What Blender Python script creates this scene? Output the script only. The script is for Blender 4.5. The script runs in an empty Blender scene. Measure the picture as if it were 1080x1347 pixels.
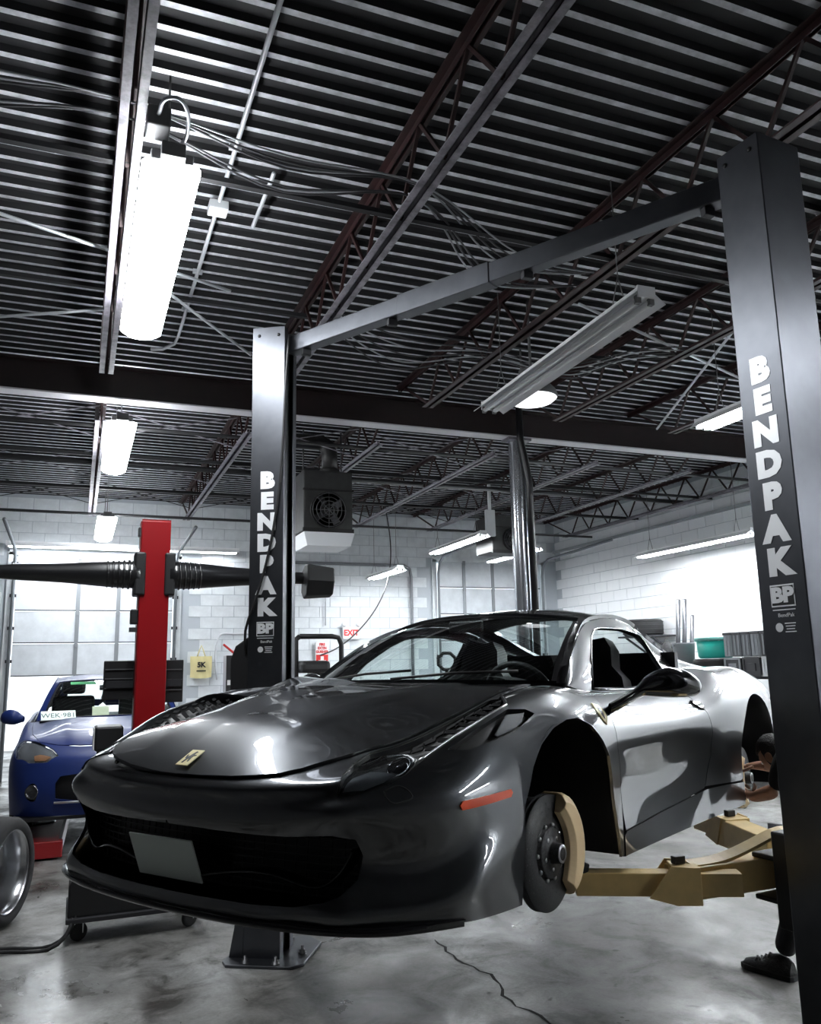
import bpy, bmesh, math, random
import numpy as np
from math import pi, sin, cos, tan, radians as R
from mathutils import Vector, Matrix, Euler
from mathutils.bvhtree import BVHTree
from mathutils.geometry import delaunay_2d_cdt

random.seed(7)
SC = bpy.context.scene
COL = SC.collection
# ------------------------------------------------------------------ camera
EYE = 1.65
cam_data = bpy.data.cameras.new('camera')
cam = bpy.data.objects.new('camera', cam_data)
COL.objects.link(cam)
cam_data.sensor_fit = 'HORIZONTAL'
cam_data.sensor_width = 36.0
cam_data.lens = 1077.86 / 1080 * 36.0
cam_data.clip_start = 0.05
def _cam_matrix(pitch, roll, yaw, loc):
    fw = Vector((sin(yaw) * cos(pitch), cos(yaw) * cos(pitch), sin(pitch)))
    rt = Vector((cos(yaw), -sin(yaw), 0))
    up = rt.cross(fw)
    r2 = rt * cos(roll) + up * sin(roll)
    u2 = -rt * sin(roll) + up * cos(roll)
    m = Matrix((r2, u2, -fw)).transposed().to_4x4()
    m.translation = loc
    return m
cam.matrix_world = _cam_matrix(0.18704, -0.020531, 0.385328, Vector((0, 0, EYE)))
SC.camera = cam
# ------------------------------------------------------------------ view
SC.view_settings.view_transform = 'Standard'
SC.view_settings.look = 'None'
SC.view_settings.gamma = 1.0
SC.view_settings.use_curve_mapping = False
SC.view_settings.exposure = 0.85
# ------------------------------------------------------------------ world: overcast daylight outside the doors
W = bpy.data.worlds.new('daylight')
SC.world = W
W.use_nodes = True
_bg = W.node_tree.nodes['Background']
_bg.inputs[0].default_value = (0.86, 0.94, 1.0, 1)
_bg.inputs[1].default_value = 1.3

# portal: guides the sky's light through the half-open roller door (it emits nothing itself)
def portal(loc, rot, sx, sy):
    l = bpy.data.lights.new('portal', 'AREA'); l.shape = 'RECTANGLE'; l.size = sx; l.size_y = sy; l.cycles.is_portal = True
    o = bpy.data.objects.new('portal', l); COL.objects.link(o); o.location = loc; o.rotation_euler = rot
portal((.27, 15.25, .81), (R(-90), 0, 0), 2.5, 1.62)     # under the half-raised back door
# ------------------------------------------------------------------ materials
MATS = {}
def mat(name, color, rough=0.5, metal=0.0, coat=0.0, emit=None, emit_strength=0.0, spec=0.5, noise=None, bump=None, coat_rough=0.03, coat_ior=1.5):
    """plain procedural material; noise=(scale, dark factor, detail), bump=(scale, strength)"""
    if name in MATS: return MATS[name]
    m = bpy.data.materials.new(name); m.use_nodes = True
    nt = m.node_tree; b = nt.nodes['Principled BSDF']
    b.inputs['Base Color'].default_value = (*color, 1)
    b.inputs['Roughness'].default_value = rough
    b.inputs['Metallic'].default_value = metal
    b.inputs['Coat Weight'].default_value = coat
    b.inputs['Coat Roughness'].default_value = coat_rough
    b.inputs['Coat IOR'].default_value = coat_ior
    b.inputs['Specular IOR Level'].default_value = spec
    if emit is not None:
        b.inputs['Emission Color'].default_value = (*emit, 1)
        b.inputs['Emission Strength'].default_value = emit_strength
    if noise or bump:
        tc = nt.nodes.new('ShaderNodeTexCoord')
    if noise:
        sc, dark, det = noise
        n = nt.nodes.new('ShaderNodeTexNoise'); n.inputs['Scale'].default_value = sc; n.inputs['Detail'].default_value = det
        n.inputs['Roughness'].default_value = 0.65
        nt.links.new(tc.outputs['Object'], n.inputs['Vector'])
        r = nt.nodes.new('ShaderNodeValToRGB')
        r.color_ramp.elements[0].position = 0.35; r.color_ramp.elements[1].position = 0.65
        r.color_ramp.elements[0].color = (*[c * dark for c in color], 1)
        r.color_ramp.elements[1].color = (*color, 1)
        nt.links.new(n.outputs['Fac'], r.inputs['Fac'])
        nt.links.new(r.outputs['Color'], b.inputs['Base Color'])
    if bump:
        n2 = nt.nodes.new('ShaderNodeTexNoise'); n2.inputs['Scale'].default_value = bump[0]; n2.inputs['Detail'].default_value = 4
        nt.links.new(tc.outputs['Object'], n2.inputs['Vector'])
        bp = nt.nodes.new('ShaderNodeBump'); bp.inputs['Strength'].default_value = bump[1]; bp.inputs['Distance'].default_value = 0.01
        nt.links.new(n2.outputs['Fac'], bp.inputs['Height'])
        nt.links.new(bp.outputs['Normal'], b.inputs['Normal'])
    MATS[name] = m
    return m
def glass_mat(name, tint, rough=0.0):
    """thin pane: fresnel mix of a tinted transparent and a mirror lobe"""
    m = bpy.data.materials.new(name); m.use_nodes = True
    nt = m.node_tree; nt.nodes.clear()
    o = nt.nodes.new('ShaderNodeOutputMaterial'); mx = nt.nodes.new('ShaderNodeMixShader')
    t = nt.nodes.new('ShaderNodeBsdfTransparent'); t.inputs[0].default_value = (*tint, 1)
    g = nt.nodes.new('ShaderNodeBsdfGlossy'); g.inputs['Roughness'].default_value = rough; g.inputs[0].default_value = (1, 1, 1, 1)
    ge = nt.nodes.new('ShaderNodeNewGeometry'); dt = nt.nodes.new('ShaderNodeVectorMath'); dt.operation = 'DOT_PRODUCT'
    nt.links.new(ge.outputs['Normal'], dt.inputs[0]); nt.links.new(ge.outputs['Incoming'], dt.inputs[1])
    def mth(op, a, b):
        n = nt.nodes.new('ShaderNodeMath'); n.operation = op
        for i, v in enumerate((a, b)):
            if v is None: continue
            if isinstance(v, (int, float)): n.inputs[i].default_value = v
            else: nt.links.new(v, n.inputs[i])
        return n.outputs[0]
    ab = mth('ABSOLUTE', dt.outputs['Value'], None); sch = mth('ADD', mth('MULTIPLY', mth('POWER', mth('SUBTRACT', 1.0, ab), 5.0), .92), .045)   # Schlick
    nt.links.new(sch, mx.inputs[0]); nt.links.new(t.outputs[0], mx.inputs[1]); nt.links.new(g.outputs[0], mx.inputs[2])
    nt.links.new(mx.outputs[0], o.inputs[0])
    MATS[name] = m
    return m
# ------------------------------------------------------------------ objects
def tag(o, label=None, cat=None, group=None, kind=None):
    if label: o['label'] = label
    if cat: o['category'] = cat
    if group: o['group'] = group
    if kind: o['kind'] = kind
    return o
def link(o, parent=None):
    COL.objects.link(o)
    if parent is not None: o.parent = parent
    return o
def thing(name, label, cat, loc=(0, 0, 0), rz=0.0, group=None):
    o = bpy.data.objects.new(name, None); COL.objects.link(o)
    o.location = loc; o.rotation_euler = (0, 0, rz); o.empty_display_size = 0.1
    return tag(o, label, cat, group)
def copy_tree(o, parent=None):
    c = o.copy(); COL.objects.link(c)
    c.parent = parent
    for ch in list(o.children):
        d = copy_tree(ch, c); d.matrix_parent_inverse = ch.matrix_parent_inverse.copy()
    return c
class MB:
    """collects simple shapes, builds ONE mesh object"""
    def __init__(s): s.v = []; s.f = []; s.sm = []
    def add(s, vs, fs, smooth=False, M=None):
        n = len(s.v)
        if M is not None: vs = [tuple(M @ Vector(p)) for p in vs]
        s.v += [tuple(p) for p in vs]; s.f += [tuple(n + i for i in f) for f in fs]; s.sm += [smooth] * len(fs)
        return s
    def box(s, x0, x1, y0, y1, z0, z1, M=None):
        return s.add([(x0, y0, z0), (x1, y0, z0), (x1, y1, z0), (x0, y1, z0), (x0, y0, z1), (x1, y0, z1), (x1, y1, z1), (x0, y1, z1)],
                     [(0, 3, 2, 1), (4, 5, 6, 7), (0, 1, 5, 4), (1, 2, 6, 5), (2, 3, 7, 6), (3, 0, 4, 7)], M=M)
    def cbox(s, cx, cy, cz, sx, sy, sz, M=None):
        return s.box(cx - sx / 2, cx + sx / 2, cy - sy / 2, cy + sy / 2, cz - sz / 2, cz + sz / 2, M)
    def prism(s, poly, z0, z1, M=None):
        """polygon in xy (counter-clockwise) extruded z0..z1"""
        n = len(poly)
        vs = [(x, y, z0) for x, y in poly] + [(x, y, z1) for x, y in poly]
        fs = [tuple(range(n - 1, -1, -1)), tuple(range(n, 2 * n))] + [(i, (i + 1) % n, n + (i + 1) % n, n + i) for i in range(n)]
        return s.add(vs, fs, M=M)
    def bar(s, a, b, w, h=None, up=(0, 0, 1)):
        """rectangular bar from a to b"""
        a = Vector(a); b = Vector(b); d = (b - a); L = d.length; d.normalize()
        h = h or w; u = Vector(up)
        if abs(d.dot(u)) > 0.98: u = Vector((1, 0, 0))
        x = d.cross(u).normalized(); z = x.cross(d).normalized()
        M = Matrix((x, d, z)).transposed().to_4x4(); M.translation = a
        return s.box(-w / 2, w / 2, 0, L, -h / 2, h / 2, M)
    def tube(s, pts, r, n=8, cap=True):
        pts = [Vector(p) for p in pts]; rs = r if isinstance(r, (list, tuple)) else [r] * len(pts)
        vs = []; fs = []; prev = None
        for i, p in enumerate(pts):
            if i == 0: d = pts[1] - p
            elif i == len(pts) - 1: d = p - pts[i - 1]
            else: d = (pts[i + 1] - p).normalized() + (p - pts[i - 1]).normalized()
            d.normalize()
            if prev is None:
                x = d.orthogonal().normalized()
            else:
                x = (prev - d * prev.dot(d)).normalized()
            prev = x; y = d.cross(x)
            for k in range(n):
                a = 2 * pi * k / n
                vs.append(p + (x * cos(a) + y * sin(a)) * rs[i])
        for i in range(len(pts) - 1):
            for k in range(n):
                fs.append((i * n + k, i * n + (k + 1) % n, (i + 1) * n + (k + 1) % n, (i + 1) * n + k))
        if cap:
            fs.append(tuple(range(n - 1, -1, -1))); fs.append(tuple(range((len(pts) - 1) * n, len(pts) * n)))
        return s.add(vs, fs, True)
    def lathe(s, prof, n=32, M=None, a0=0, a1=2 * pi, smooth=True):
        """profile (r,z) turned about z"""
        full = abs(a1 - a0 - 2 * pi) < 1e-6
        m = n if full else n + 1
        vs = []; fs = []
        for k in range(m):
            a = a0 + (a1 - a0) * k / n
            for r_, z in prof: vs.append((r_ * cos(a), r_ * sin(a), z))
        q = len(prof)
        for k in range(n):
            k2 = (k + 1) % m
            for i in range(q - 1):
                fs.append((k * q + i, k2 * q + i, k2 * q + i + 1, k * q + i + 1))
        return s.add(vs, fs, smooth, M)
    def grid(s, P, smooth=True, M=None, flip=False):
        """rows of points"""
        a = len(P); b = len(P[0]); vs = [p for row in P for p in row]
        fs = [(i * b + j, i * b + j + 1, (i + 1) * b + j + 1, (i + 1) * b + j) for i in range(a - 1) for j in range(b - 1)]
        if flip: fs = [f[::-1] for f in fs]
        return s.add(vs, fs, smooth, M)
    def build(s, name, m, parent=None, loc=None, rot=None, bevel=0.0, seg=2, fix=True, weld=False):
        me = bpy.data.meshes.new(name); me.from_pydata(s.v, [], s.f)
        for p, q in zip(me.polygons, s.sm): p.use_smooth = q
        if fix or weld:
            bm = bmesh.new(); bm.from_mesh(me)
            if weld: bmesh.ops.remove_doubles(bm, verts=bm.verts, dist=1e-4)
            if fix: bmesh.ops.recalc_face_normals(bm, faces=bm.faces)
            bm.to_mesh(me); bm.free()
        me.materials.append(m)
        o = bpy.data.objects.new(name, me); link(o, parent)
        if loc is not None: o.location = loc
        if rot is not None: o.rotation_euler = rot
        if bevel:
            md = o.modifiers.new('bevel', 'BEVEL'); md.width = bevel; md.segments = seg; md.limit_method = 'ANGLE'; md.angle_limit = R(40)
            md.harden_normals = False
        return o
def text_mesh(body, size, depth=0.001, bold=0.0):
    cu = bpy.data.curves.new('lettering', 'FONT'); cu.body = body; cu.size = size; cu.extrude = depth; cu.offset = bold
    cu.align_x = 'CENTER'; cu.align_y = 'CENTER'; cu.resolution_u = 3
    o = bpy.data.objects.new('lettering_source', cu); COL.objects.link(o)
    dg = bpy.context.evaluated_depsgraph_get()
    me = bpy.data.meshes.new_from_object(o.evaluated_get(dg))
    bpy.data.objects.remove(o); bpy.data.curves.remove(cu)
    return me
def text_obj(name, body, size, m, parent, M, sx=1.0, depth=0.001, bold=0.0):
    me = text_mesh(body, size, depth, bold)
    for v in me.vertices: v.co.x *= sx
    me.materials.clear(); me.materials.append(m)
    o = bpy.data.objects.new(name, me); link(o, parent); o.matrix_local = M
    return o
def frame(origin, x, y):
    """matrix with given x and y axes (z = x cross y)"""
    x = Vector(x).normalized(); y = Vector(y); z = x.cross(y).normalized(); y = z.cross(x)
    M = Matrix((x, y, z)).transposed().to_4x4(); M.translation = Vector(origin)
    return M
def spline(xs, ys, q):
    """natural cubic spline through (xs, ys[n,...]) evaluated at q"""
    xs = np.asarray(xs, float); ys = np.asarray(ys, float); q = np.asarray(q, float)
    n = len(xs); h = np.diff(xs)
    A = np.zeros((n, n)); B = np.zeros((n,) + ys.shape[1:])
    A[0, 0] = A[-1, -1] = 1
    for i in range(1, n - 1):
        A[i, i - 1] = h[i - 1]; A[i, i] = 2 * (h[i - 1] + h[i]); A[i, i + 1] = h[i]
        B[i] = 6 * ((ys[i + 1] - ys[i]) / h[i] - (ys[i] - ys[i - 1]) / h[i - 1])
    Mm = np.linalg.solve(A, B.reshape(n, -1)).reshape(B.shape)
    k = np.clip(np.searchsorted(xs, q, side='right') - 1, 0, n - 2)
    ex = (slice(None),) + (None,) * (ys.ndim - 1)
    t0 = (xs[k + 1] - q)[ex]; t1 = (q - xs[k])[ex]; hh = h[k][ex]
    return (Mm[k] * t0 ** 3 + Mm[k + 1] * t1 ** 3) / (6 * hh) + (ys[k] / hh - Mm[k] * hh / 6) * t0 + (ys[k + 1] / hh - Mm[k + 1] * hh / 6) * t1
def smooth_line(pts, n):
    """dense natural spline through 3-D points"""
    P = np.asarray(pts, float); d = np.r_[0, np.cumsum(np.linalg.norm(np.diff(P, axis=0), axis=1))]
    return spline(d, P, np.linspace(0, d[-1], n))
# ------------------------------------------------------------------ shared materials
PAINT = mat('graphite_metallic_paint', (.047, .050, .055), rough=.32, metal=.98, coat=1.0, coat_rough=.025, coat_ior=2.1)
BLACK = mat('black_plastic', (.008, .008, .009), rough=.45)
GLOSSBLACK = mat('gloss_black', (.006, .006, .007), rough=.12, coat=.6)
RUBBER = mat('rubber', (.012, .012, .013), rough=.8)
STEEL = mat('bright_steel', (.55, .56, .58), rough=.28, metal=1)
DARKSTEEL = mat('dark_steel', (.10, .10, .105), rough=.45, metal=.9)
CERAMIC = mat('carbon_ceramic', (.035, .036, .038), rough=.5, noise=(180, .4, 3))
GOLD = mat('gold_caliper', (.95, .72, .42), rough=.4)
WHITE = mat('white_paint', (.8, .8, .8), rough=.5)
GLASS = glass_mat('tinted_glass', (.80, .86, .85))
LENS = glass_mat('smoked_lens', (.42, .44, .46))
DARKGLASS = glass_mat('dark_glass', (.10, .11, .12))
ORANGE = mat('orange_lens', (.80, .075, .006), rough=.3, coat=.2)
YELLOW = mat('badge_yellow', (.85, .74, .38), rough=.4)
LEATHER = mat('black_leather', (.014, .014, .015), rough=.55, bump=(90, .15))
CAR_LOC = (1.169, 3.429, EYE - 0.883)      # the sports car's frame in the room
CAR_HEAD, CAR_PITCH = 3.7034, 0.0216
# ------------------------------------------------------------------ the building shell (X along the deck ribs, Y along the joists)
X0, X1, Y0, Y1 = -6.0, 9.4, -5.0, 15.0
ZD, ZJT, ZJB = 4.70, 4.64, 4.19          # deck, joist top chord, joist bottom chord
def concrete():
    m = bpy.data.materials.new('stained_concrete'); m.use_nodes = True
    nt = m.node_tree; b = nt.nodes['Principled BSDF']; L = nt.links
    tc = nt.nodes.new('ShaderNodeTexCoord')
    def noise(s, d, r=.6, dist=0):
        n = nt.nodes.new('ShaderNodeTexNoise'); n.inputs['Scale'].default_value = s; n.inputs['Detail'].default_value = d
        n.inputs['Roughness'].default_value = r; n.inputs['Distortion'].default_value = dist
        L.new(tc.outputs['Object'], n.inputs['Vector']); return n
    def ramp(n, pts):
        r = nt.nodes.new('ShaderNodeValToRGB'); el = r.color_ramp.elements
        while len(el) < len(pts): el.new(.5)
        for e, (p, c) in zip(el, pts): e.position = p; e.color = (*c, 1)
        L.new(n.outputs['Fac'], r.inputs['Fac']); return r
    def mix(kind, f, a, c):
        x = nt.nodes.new('ShaderNodeMix'); x.data_type = 'RGBA'; x.blend_type = kind; x.inputs[0].default_value = f
        L.new(a, x.inputs[6]); L.new(c, x.inputs[7]); return x.outputs[2]
    big = ramp(noise(.55, 6, .62, .4), [(.30, (.085, .08, .07)), (.5, (.22, .215, .205)), (.72, (.42, .43, .435))])
    mid = ramp(noise(3.2, 8, .7, .6), [(.36, (.20, .19, .175)), (.5, (.75, .75, .74)), (.68, (1.15, 1.15, 1.15))])
    spot = ramp(noise(7.5, 3, .5, .2), [(.27, (.12, .11, .10)), (.33, (1, 1, 1))])
    fine = ramp(noise(60, 4), [(.3, (.8, .8, .8)), (.7, (1.08, 1.08, 1.08))])
    c = mix('MULTIPLY', 1, big.outputs[0], mid.outputs[0]); c = mix('MULTIPLY', .8, c, spot.outputs[0]); c = mix('MULTIPLY', 1, c, fine.outputs[0])
    L.new(c, b.inputs['Base Color'])
    rr = ramp(noise(1.1, 6, .65, .5), [(.35, (.22,) * 3), (.62, (.62,) * 3)])
    L.new(rr.outputs[0], b.inputs['Roughness'])
    bp = nt.nodes.new('ShaderNodeBump'); bp.inputs['Strength'].default_value = .25; bp.inputs['Distance'].default_value = .006
    L.new(noise(24, 6).outputs['Fac'], bp.inputs['Height']); L.new(bp.outputs[0], b.inputs['Normal'])
    return m
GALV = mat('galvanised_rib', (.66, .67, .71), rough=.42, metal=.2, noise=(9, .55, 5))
SHADEDARK = mat('flute_shade_dark_steel', (.014, .014, .016), rough=.7)  # flute shade put into the colour; also serves as plain dark steel
REDOX = mat('red_oxide_primer', (.032, .008, .008), rough=.5, noise=(14, .6, 4))
BEAMRED = mat('beam_dark_red', (.013, .004, .004), rough=.5, noise=(9, .6, 4))
JGREY = mat('grey_joist_primer', (.30, .28, .32), rough=.5, noise=(12, .45, 5))
BLOCKW = mat('painted_block', (.80, .84, .87), rough=.75, noise=(5, .86, 5))
MORTAR = mat('painted_mortar', (.50, .54, .58), rough=.85)
DOORW = mat('door_panel_white', (.70, .74, .78), rough=.55, noise=(4, .84, 6))
DOORG = mat('door_frame_grey', (.26, .28, .30), rough=.5, metal=.4)
DARKWALL = mat('dark_back_wall', (.10, .10, .105), rough=.8)
b = MB(); b.box(X0, X1, Y0, Y1 + 6, -.12, 0); fl = b.build('floor', concrete()); tag(fl, kind='structure')
# a long crack and its branch in the slab
def strip(pts, w):
    b = MB(); P = [Vector((x, y, 0)) for x, y in pts]; rows = []
    for i, p in enumerate(P):
        d = (P[min(i + 1, len(P) - 1)] - P[max(i - 1, 0)]).normalized(); n = Vector((-d.y, d.x, 0))
        ww = w * (.35 + .65 * abs(sin(i * 2.3))); j = n * (.012 * sin(i * 3.7) + .008 * sin(i * 7.1))
        rows.append([p + j + n * ww + Vector((0, 0, .0015)), p + j - n * ww + Vector((0, 0, .0015))])
    b.grid(rows, False); return b
CRK = mat('crack_dark', (.02, .019, .018), rough=.95)  # plain dark colour of the slab crack
for pts in ([(2.13, 5.0), (2.12, 4.6), (2.16, 4.25), (2.10, 3.95), (2.14, 3.7), (2.06, 3.45), (2.1, 3.2)],):
    q = smooth_line([(x, y, 0) for x, y in pts], 26)
    strip([(x, y) for x, y, _ in q], .010).build('floor_crack', CRK, fl)
# roof deck: ribbed sheets, each 0.905 m wide
ceil = bpy.data.objects.new('ceiling', None); COL.objects.link(ceil); tag(ceil, kind='structure')
def deck_sheet():
    p = .1508; prof = []
    for i in range(6):
        y = i * p
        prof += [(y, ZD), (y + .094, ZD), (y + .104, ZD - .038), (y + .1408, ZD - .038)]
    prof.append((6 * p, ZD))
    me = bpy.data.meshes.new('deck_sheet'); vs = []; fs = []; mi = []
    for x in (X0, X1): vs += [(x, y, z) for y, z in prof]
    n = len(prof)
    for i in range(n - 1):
        fs.append((i, i + 1, n + i + 1, n + i)); mi.append(0 if i % 4 == 2 else 1)  # recesses and slopes near-black: their shade is painted in
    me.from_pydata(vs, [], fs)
    me.materials.append(GALV); me.materials.append(SHADEDARK)
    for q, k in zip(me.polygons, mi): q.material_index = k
    return me
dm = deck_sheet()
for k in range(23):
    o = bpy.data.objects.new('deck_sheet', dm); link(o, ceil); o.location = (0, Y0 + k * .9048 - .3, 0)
b = MB(); b.box(X0, X1, Y0, Y1, ZD + .01, ZD + .12); b.build('roof_board', SHADEDARK, ceil)
# walls
def slab(name, x0, x1, y0, y1, z0, z1, m):
    b = MB(); b.box(x0, x1, y0, y1, z0, z1); o = b.build(name, m); tag(o, kind='structure'); return o
wl = slab('wall_left', X0 - .2, X0, Y0, Y1, 0, ZD, DARKWALL)
# the wall behind the photographer, with the bay's two dark openings closed
D1 = (-1.02, 1.56, 3.62); D2 = (6.62, 9.0, 3.72)
wb = bpy.data.objects.new('wall_back', None); COL.objects.link(wb); tag(wb, kind='structure')
wf = bpy.data.objects.new('wall_front', None); COL.objects.link(wf); tag(wf, kind='structure')
def part_slab(parent, x0, x1, y0, y1, z0, z1, m, name='wall_core'):
    b = MB(); b.box(x0, x1, y0, y1, z0, z1); return b.build(name, m, parent)
for x0, x1, z0, z1 in ((X0 - .2, D1[0], 0, ZD), (D1[0], D1[1], D1[2], ZD), (D1[1], D2[0], 0, ZD), (D2[0], D2[1], D2[2], ZD), (D2[1], X1 + .2, 0, ZD)):
    part_slab(wb, x0, x1, Y1 + .012, Y1 + .2, z0, z1, MORTAR)
bme = MB().box(-.195, .195, 0, .014, -.095, .095); bo = bme.build('block', BLOCKW); blk = bo.data; bpy.data.objects.remove(bo)
def lay_blocks(parent, u0, u1, near_, place, M, me, m, skip=None, limit=300):
    """block courses over a whole wall: those near the picture are single parts, the others one joined part"""
    n = 0; rest = MB()
    for row in range(int((ZD - .05) / .2)):
        z = .1 + .2 * row; u = u0 + .2 + (.2 if row % 2 else 0)
        while u < u1 - .15:
            if not (skip and skip(u, z)):
                if near_(u, z) and n < limit:
                    o = bpy.data.objects.new('block', me); link(o, parent); place(o, u, z); n += 1
                else: rest.box(u - .195, u + .195, 0, .014, z - .095, z + .095, M=M)
            u += .4
    rest.build('more_blocks', m, parent)['kind'] = 'stuff'
def pb(o, u, z): o.location = (u, Y1, z)
def in_door(u, z): return any(d[0] - .30 < u < d[1] + .30 and z < d[2] + .15 for d in (D1, D2))
lay_blocks(wb, X0, X1, lambda u, z: (1.6 < u < 6.6 and 1.3 < z < 3.5) or (-1.6 < u < -1.1 and 1.4 < z < 3.6) or (-1.0 < u < 1.6 and z > 3.7), pb, Matrix.Translation((0, Y1, 0)), blk, BLOCKW, in_door)
wr = bpy.data.objects.new('wall_right', None); COL.objects.link(wr); tag(wr, kind='structure')
part_slab(wr, X1 + .012, X1 + .2, Y0, Y1, 0, ZD, MORTAR)
part_slab(wf, X0 - .2, X1 + .2, Y0 - .2, Y0, 0, ZD, DARKWALL)
def pr_(o, u, z): o.location = (X1 + .0, u, z); o.rotation_euler = (0, 0, -pi / 2)
BLOCKR = mat('painted_block_white', (.90, .92, .94), rough=.75)
blk2 = blk.copy(); blk2.materials.clear(); blk2.materials.append(BLOCKR)
lay_blocks(wr, Y0, Y1, lambda u, z: u > 8.8 and 1.6 < z < 3.95, pr_, Matrix.Translation((X1, 0, 0)) @ Matrix.Rotation(pi / 2, 4, 'Z') @ Matrix.Scale(-1, 4, (0, 1, 0)), blk2, BLOCKR)
# painted ledge band along the right wall and dark upper band
b = MB(); b.box(X1 - .06, X1 - .002, 6.0, Y1, 3.97, 4.02); o = b.build('trim_1', mat('ledge_grey', (.35, .37, .39), .6)); tag(o, kind='structure')
# sectional doors
def sectional_door(name, x0, x1, y, zb, zt, hsec, stiles, parent=None):
    d = bpy.data.objects.new(name, None); COL.objects.link(d); tag(d, kind='structure')
    z = zb; i = 0
    while z < zt - .1:
        z1 = min(z + hsec, zt)
        b = MB(); b.box(x0 + .04, x1 - .04, y - .045, y, z + .006, z1 - .006)
        p = b.build('door_panel', DOORW, d, bevel=.006)
        for s in stiles:
            b = MB(); b.box(s - .032, s + .032, y - .062, y - .046, z + .01, z1 - .01); b.build('stile', DOORG, p)
            b = MB(); b.cbox(s, y - .07, z1 - .02, .055, .02, .09); b.build('hinge', DOORG, p)
        b = MB(); b.box(x0 + .04, x1 - .04, y - .056, y - .046, z + .003, z + .022); b.build('section_rail', RAILD, p)
        z = z1
    for sx in (x0, x1):
        b = MB(); zt2 = zt + .05
        b.tube([(sx, y - .09, 0), (sx, y - .09, zt2 - .3), (sx, y - .16, zt2 - .1), (sx, y - .36, zt2 + .02), (sx, y - 2.6, zt2 + .1)], .028, 8); b.build('door_track', DOORG, d)
        for k in range(4):
            b = MB(); b.cbox(sx, y - .05, zb + .25 + k * hsec, .10, .07, .05); b.build('track_bracket', DARKSTEEL_, d)
    return d
DARKSTEEL_ = mat('track_dark', (.05, .05, .055), .5, metal=.7)
RAILD = mat('section_rail_dark', (.05, .055, .06), .6)
door1 = sectional_door('door_1', D1[0], D1[1], Y1, 1.62, D1[2], .533, (-.02, .62, 1.27))
door2 = sectional_door('door_2', D2[0], D2[1], Y1, 0, D2[2], .533, (7.2, 7.85, 8.5))
for d, nm in ((D1, 'trim_2'), (D2, 'trim_3')):
    t = bpy.data.objects.new(nm, None); COL.objects.link(t); tag(t, kind='structure')
    for sx in (d[0] - .06, d[1] + .06):
        b = MB(); b.box(sx - .05, sx + .05, Y1 - .03, Y1, 0, d[2] + .05); b.build('jamb', BLOCKW, t)
    b = MB(); b.box(d[0] - .1, d[1] + .1, Y1 - .03, Y1, d[2], d[2] + .1); b.build('head_casing', BLOCKW, t)
# joists: double-angle chords with a zig-zag of round bars
def joist(x, ya, yb, m_top, m_bot, label, group, panel_=.62, seen=True):
    t = thing('roof_joist', label, 'roof joist', (x, ya, 0), 0, group)
    L = yb - ya
    for nm, z, m, a, c in (('top_chord', ZJT, m_top, 0, L), ('bottom_chord', ZJB, m_bot, .45, L - .75)):
        for s in (-1, 1):
            up = 1 if nm == 'bottom_chord' else -1
            b = MB(); b.box(s * .012 if s > 0 else -.058, .058 if s > 0 else -.012, a, c, z, z + .005) if up > 0 else b.box(.012 if s > 0 else -.058, .058 if s > 0 else -.012, a, c, z - .005, z)
            xx = (.012, .017) if s > 0 else (-.017, -.012)
            b.box(xx[0], xx[1], a, c, min(z, z + .045 * up), max(z, z + .045 * up)); b.build(nm, m, t)
    n = int((L - 1.4) / panel_); y = .75
    for i in range(n):
        for (p, q) in (((y, ZJB + .02), (y + panel_ / 2, ZJT - .02)), ((y + panel_ / 2, ZJT - .02), (y + panel_, ZJB + .02))):
            b = MB(); b.bar((0, p[0], p[1]), (0, q[0], q[1]), .020, .020); b.build('web_bar', m_top, t)
        y += panel_
    for p, q in (((.12, ZJT - .02), (.75, ZJB + .02)), ((y, ZJB + .02), (L - .12, ZJT - .02))):
        b = MB(); b.bar((0, p[0], p[1]), (0, q[0], q[1]), .022, .022); b.build('web_bar', m_top, t)
    return t
JX = [.114 + 1.505 * k for k in range(-3, 7)]
fr_lab = {2: 'red oxide', 3: 'lilac grey steel roof joist beside the wrap-around tube light in the near bay', 4: 'lilac grey steel roof joist crossing above the lift crossbar left end',
          5: 'dark red steel roof joist passing over the middle of the lift crossbar', 6: 'dark red steel roof joist seen behind the unlit twin-tube fixture'}
for k in range(2, 8):
    lab = fr_lab.get(k) if k in (3, 4, 5, 6) else {2: 'steel roof joist of the near bay nearest the left wall', 7: 'steel roof joist of the near bay behind the right lift post'}[k]
    joist(JX[k], .2 if k else Y0, 7.95, REDOX, JGREY if k in (3, 4) else REDOX, lab, 'roof joists of the near bay')
names_b = {1: 'first', 2: 'second', 3: 'third', 4: 'fourth', 5: 'fifth', 6: 'sixth', 7: 'seventh', 8: 'eighth', 9: 'ninth'}
for k in range(1, 10):
    joist(JX[k], 8.2, Y1 - .05, REDOX, JGREY, f'pale-edged steel roof joist of the far bay, {names_b[k]} one counted from the left', 'roof joists of the far bay')
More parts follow.
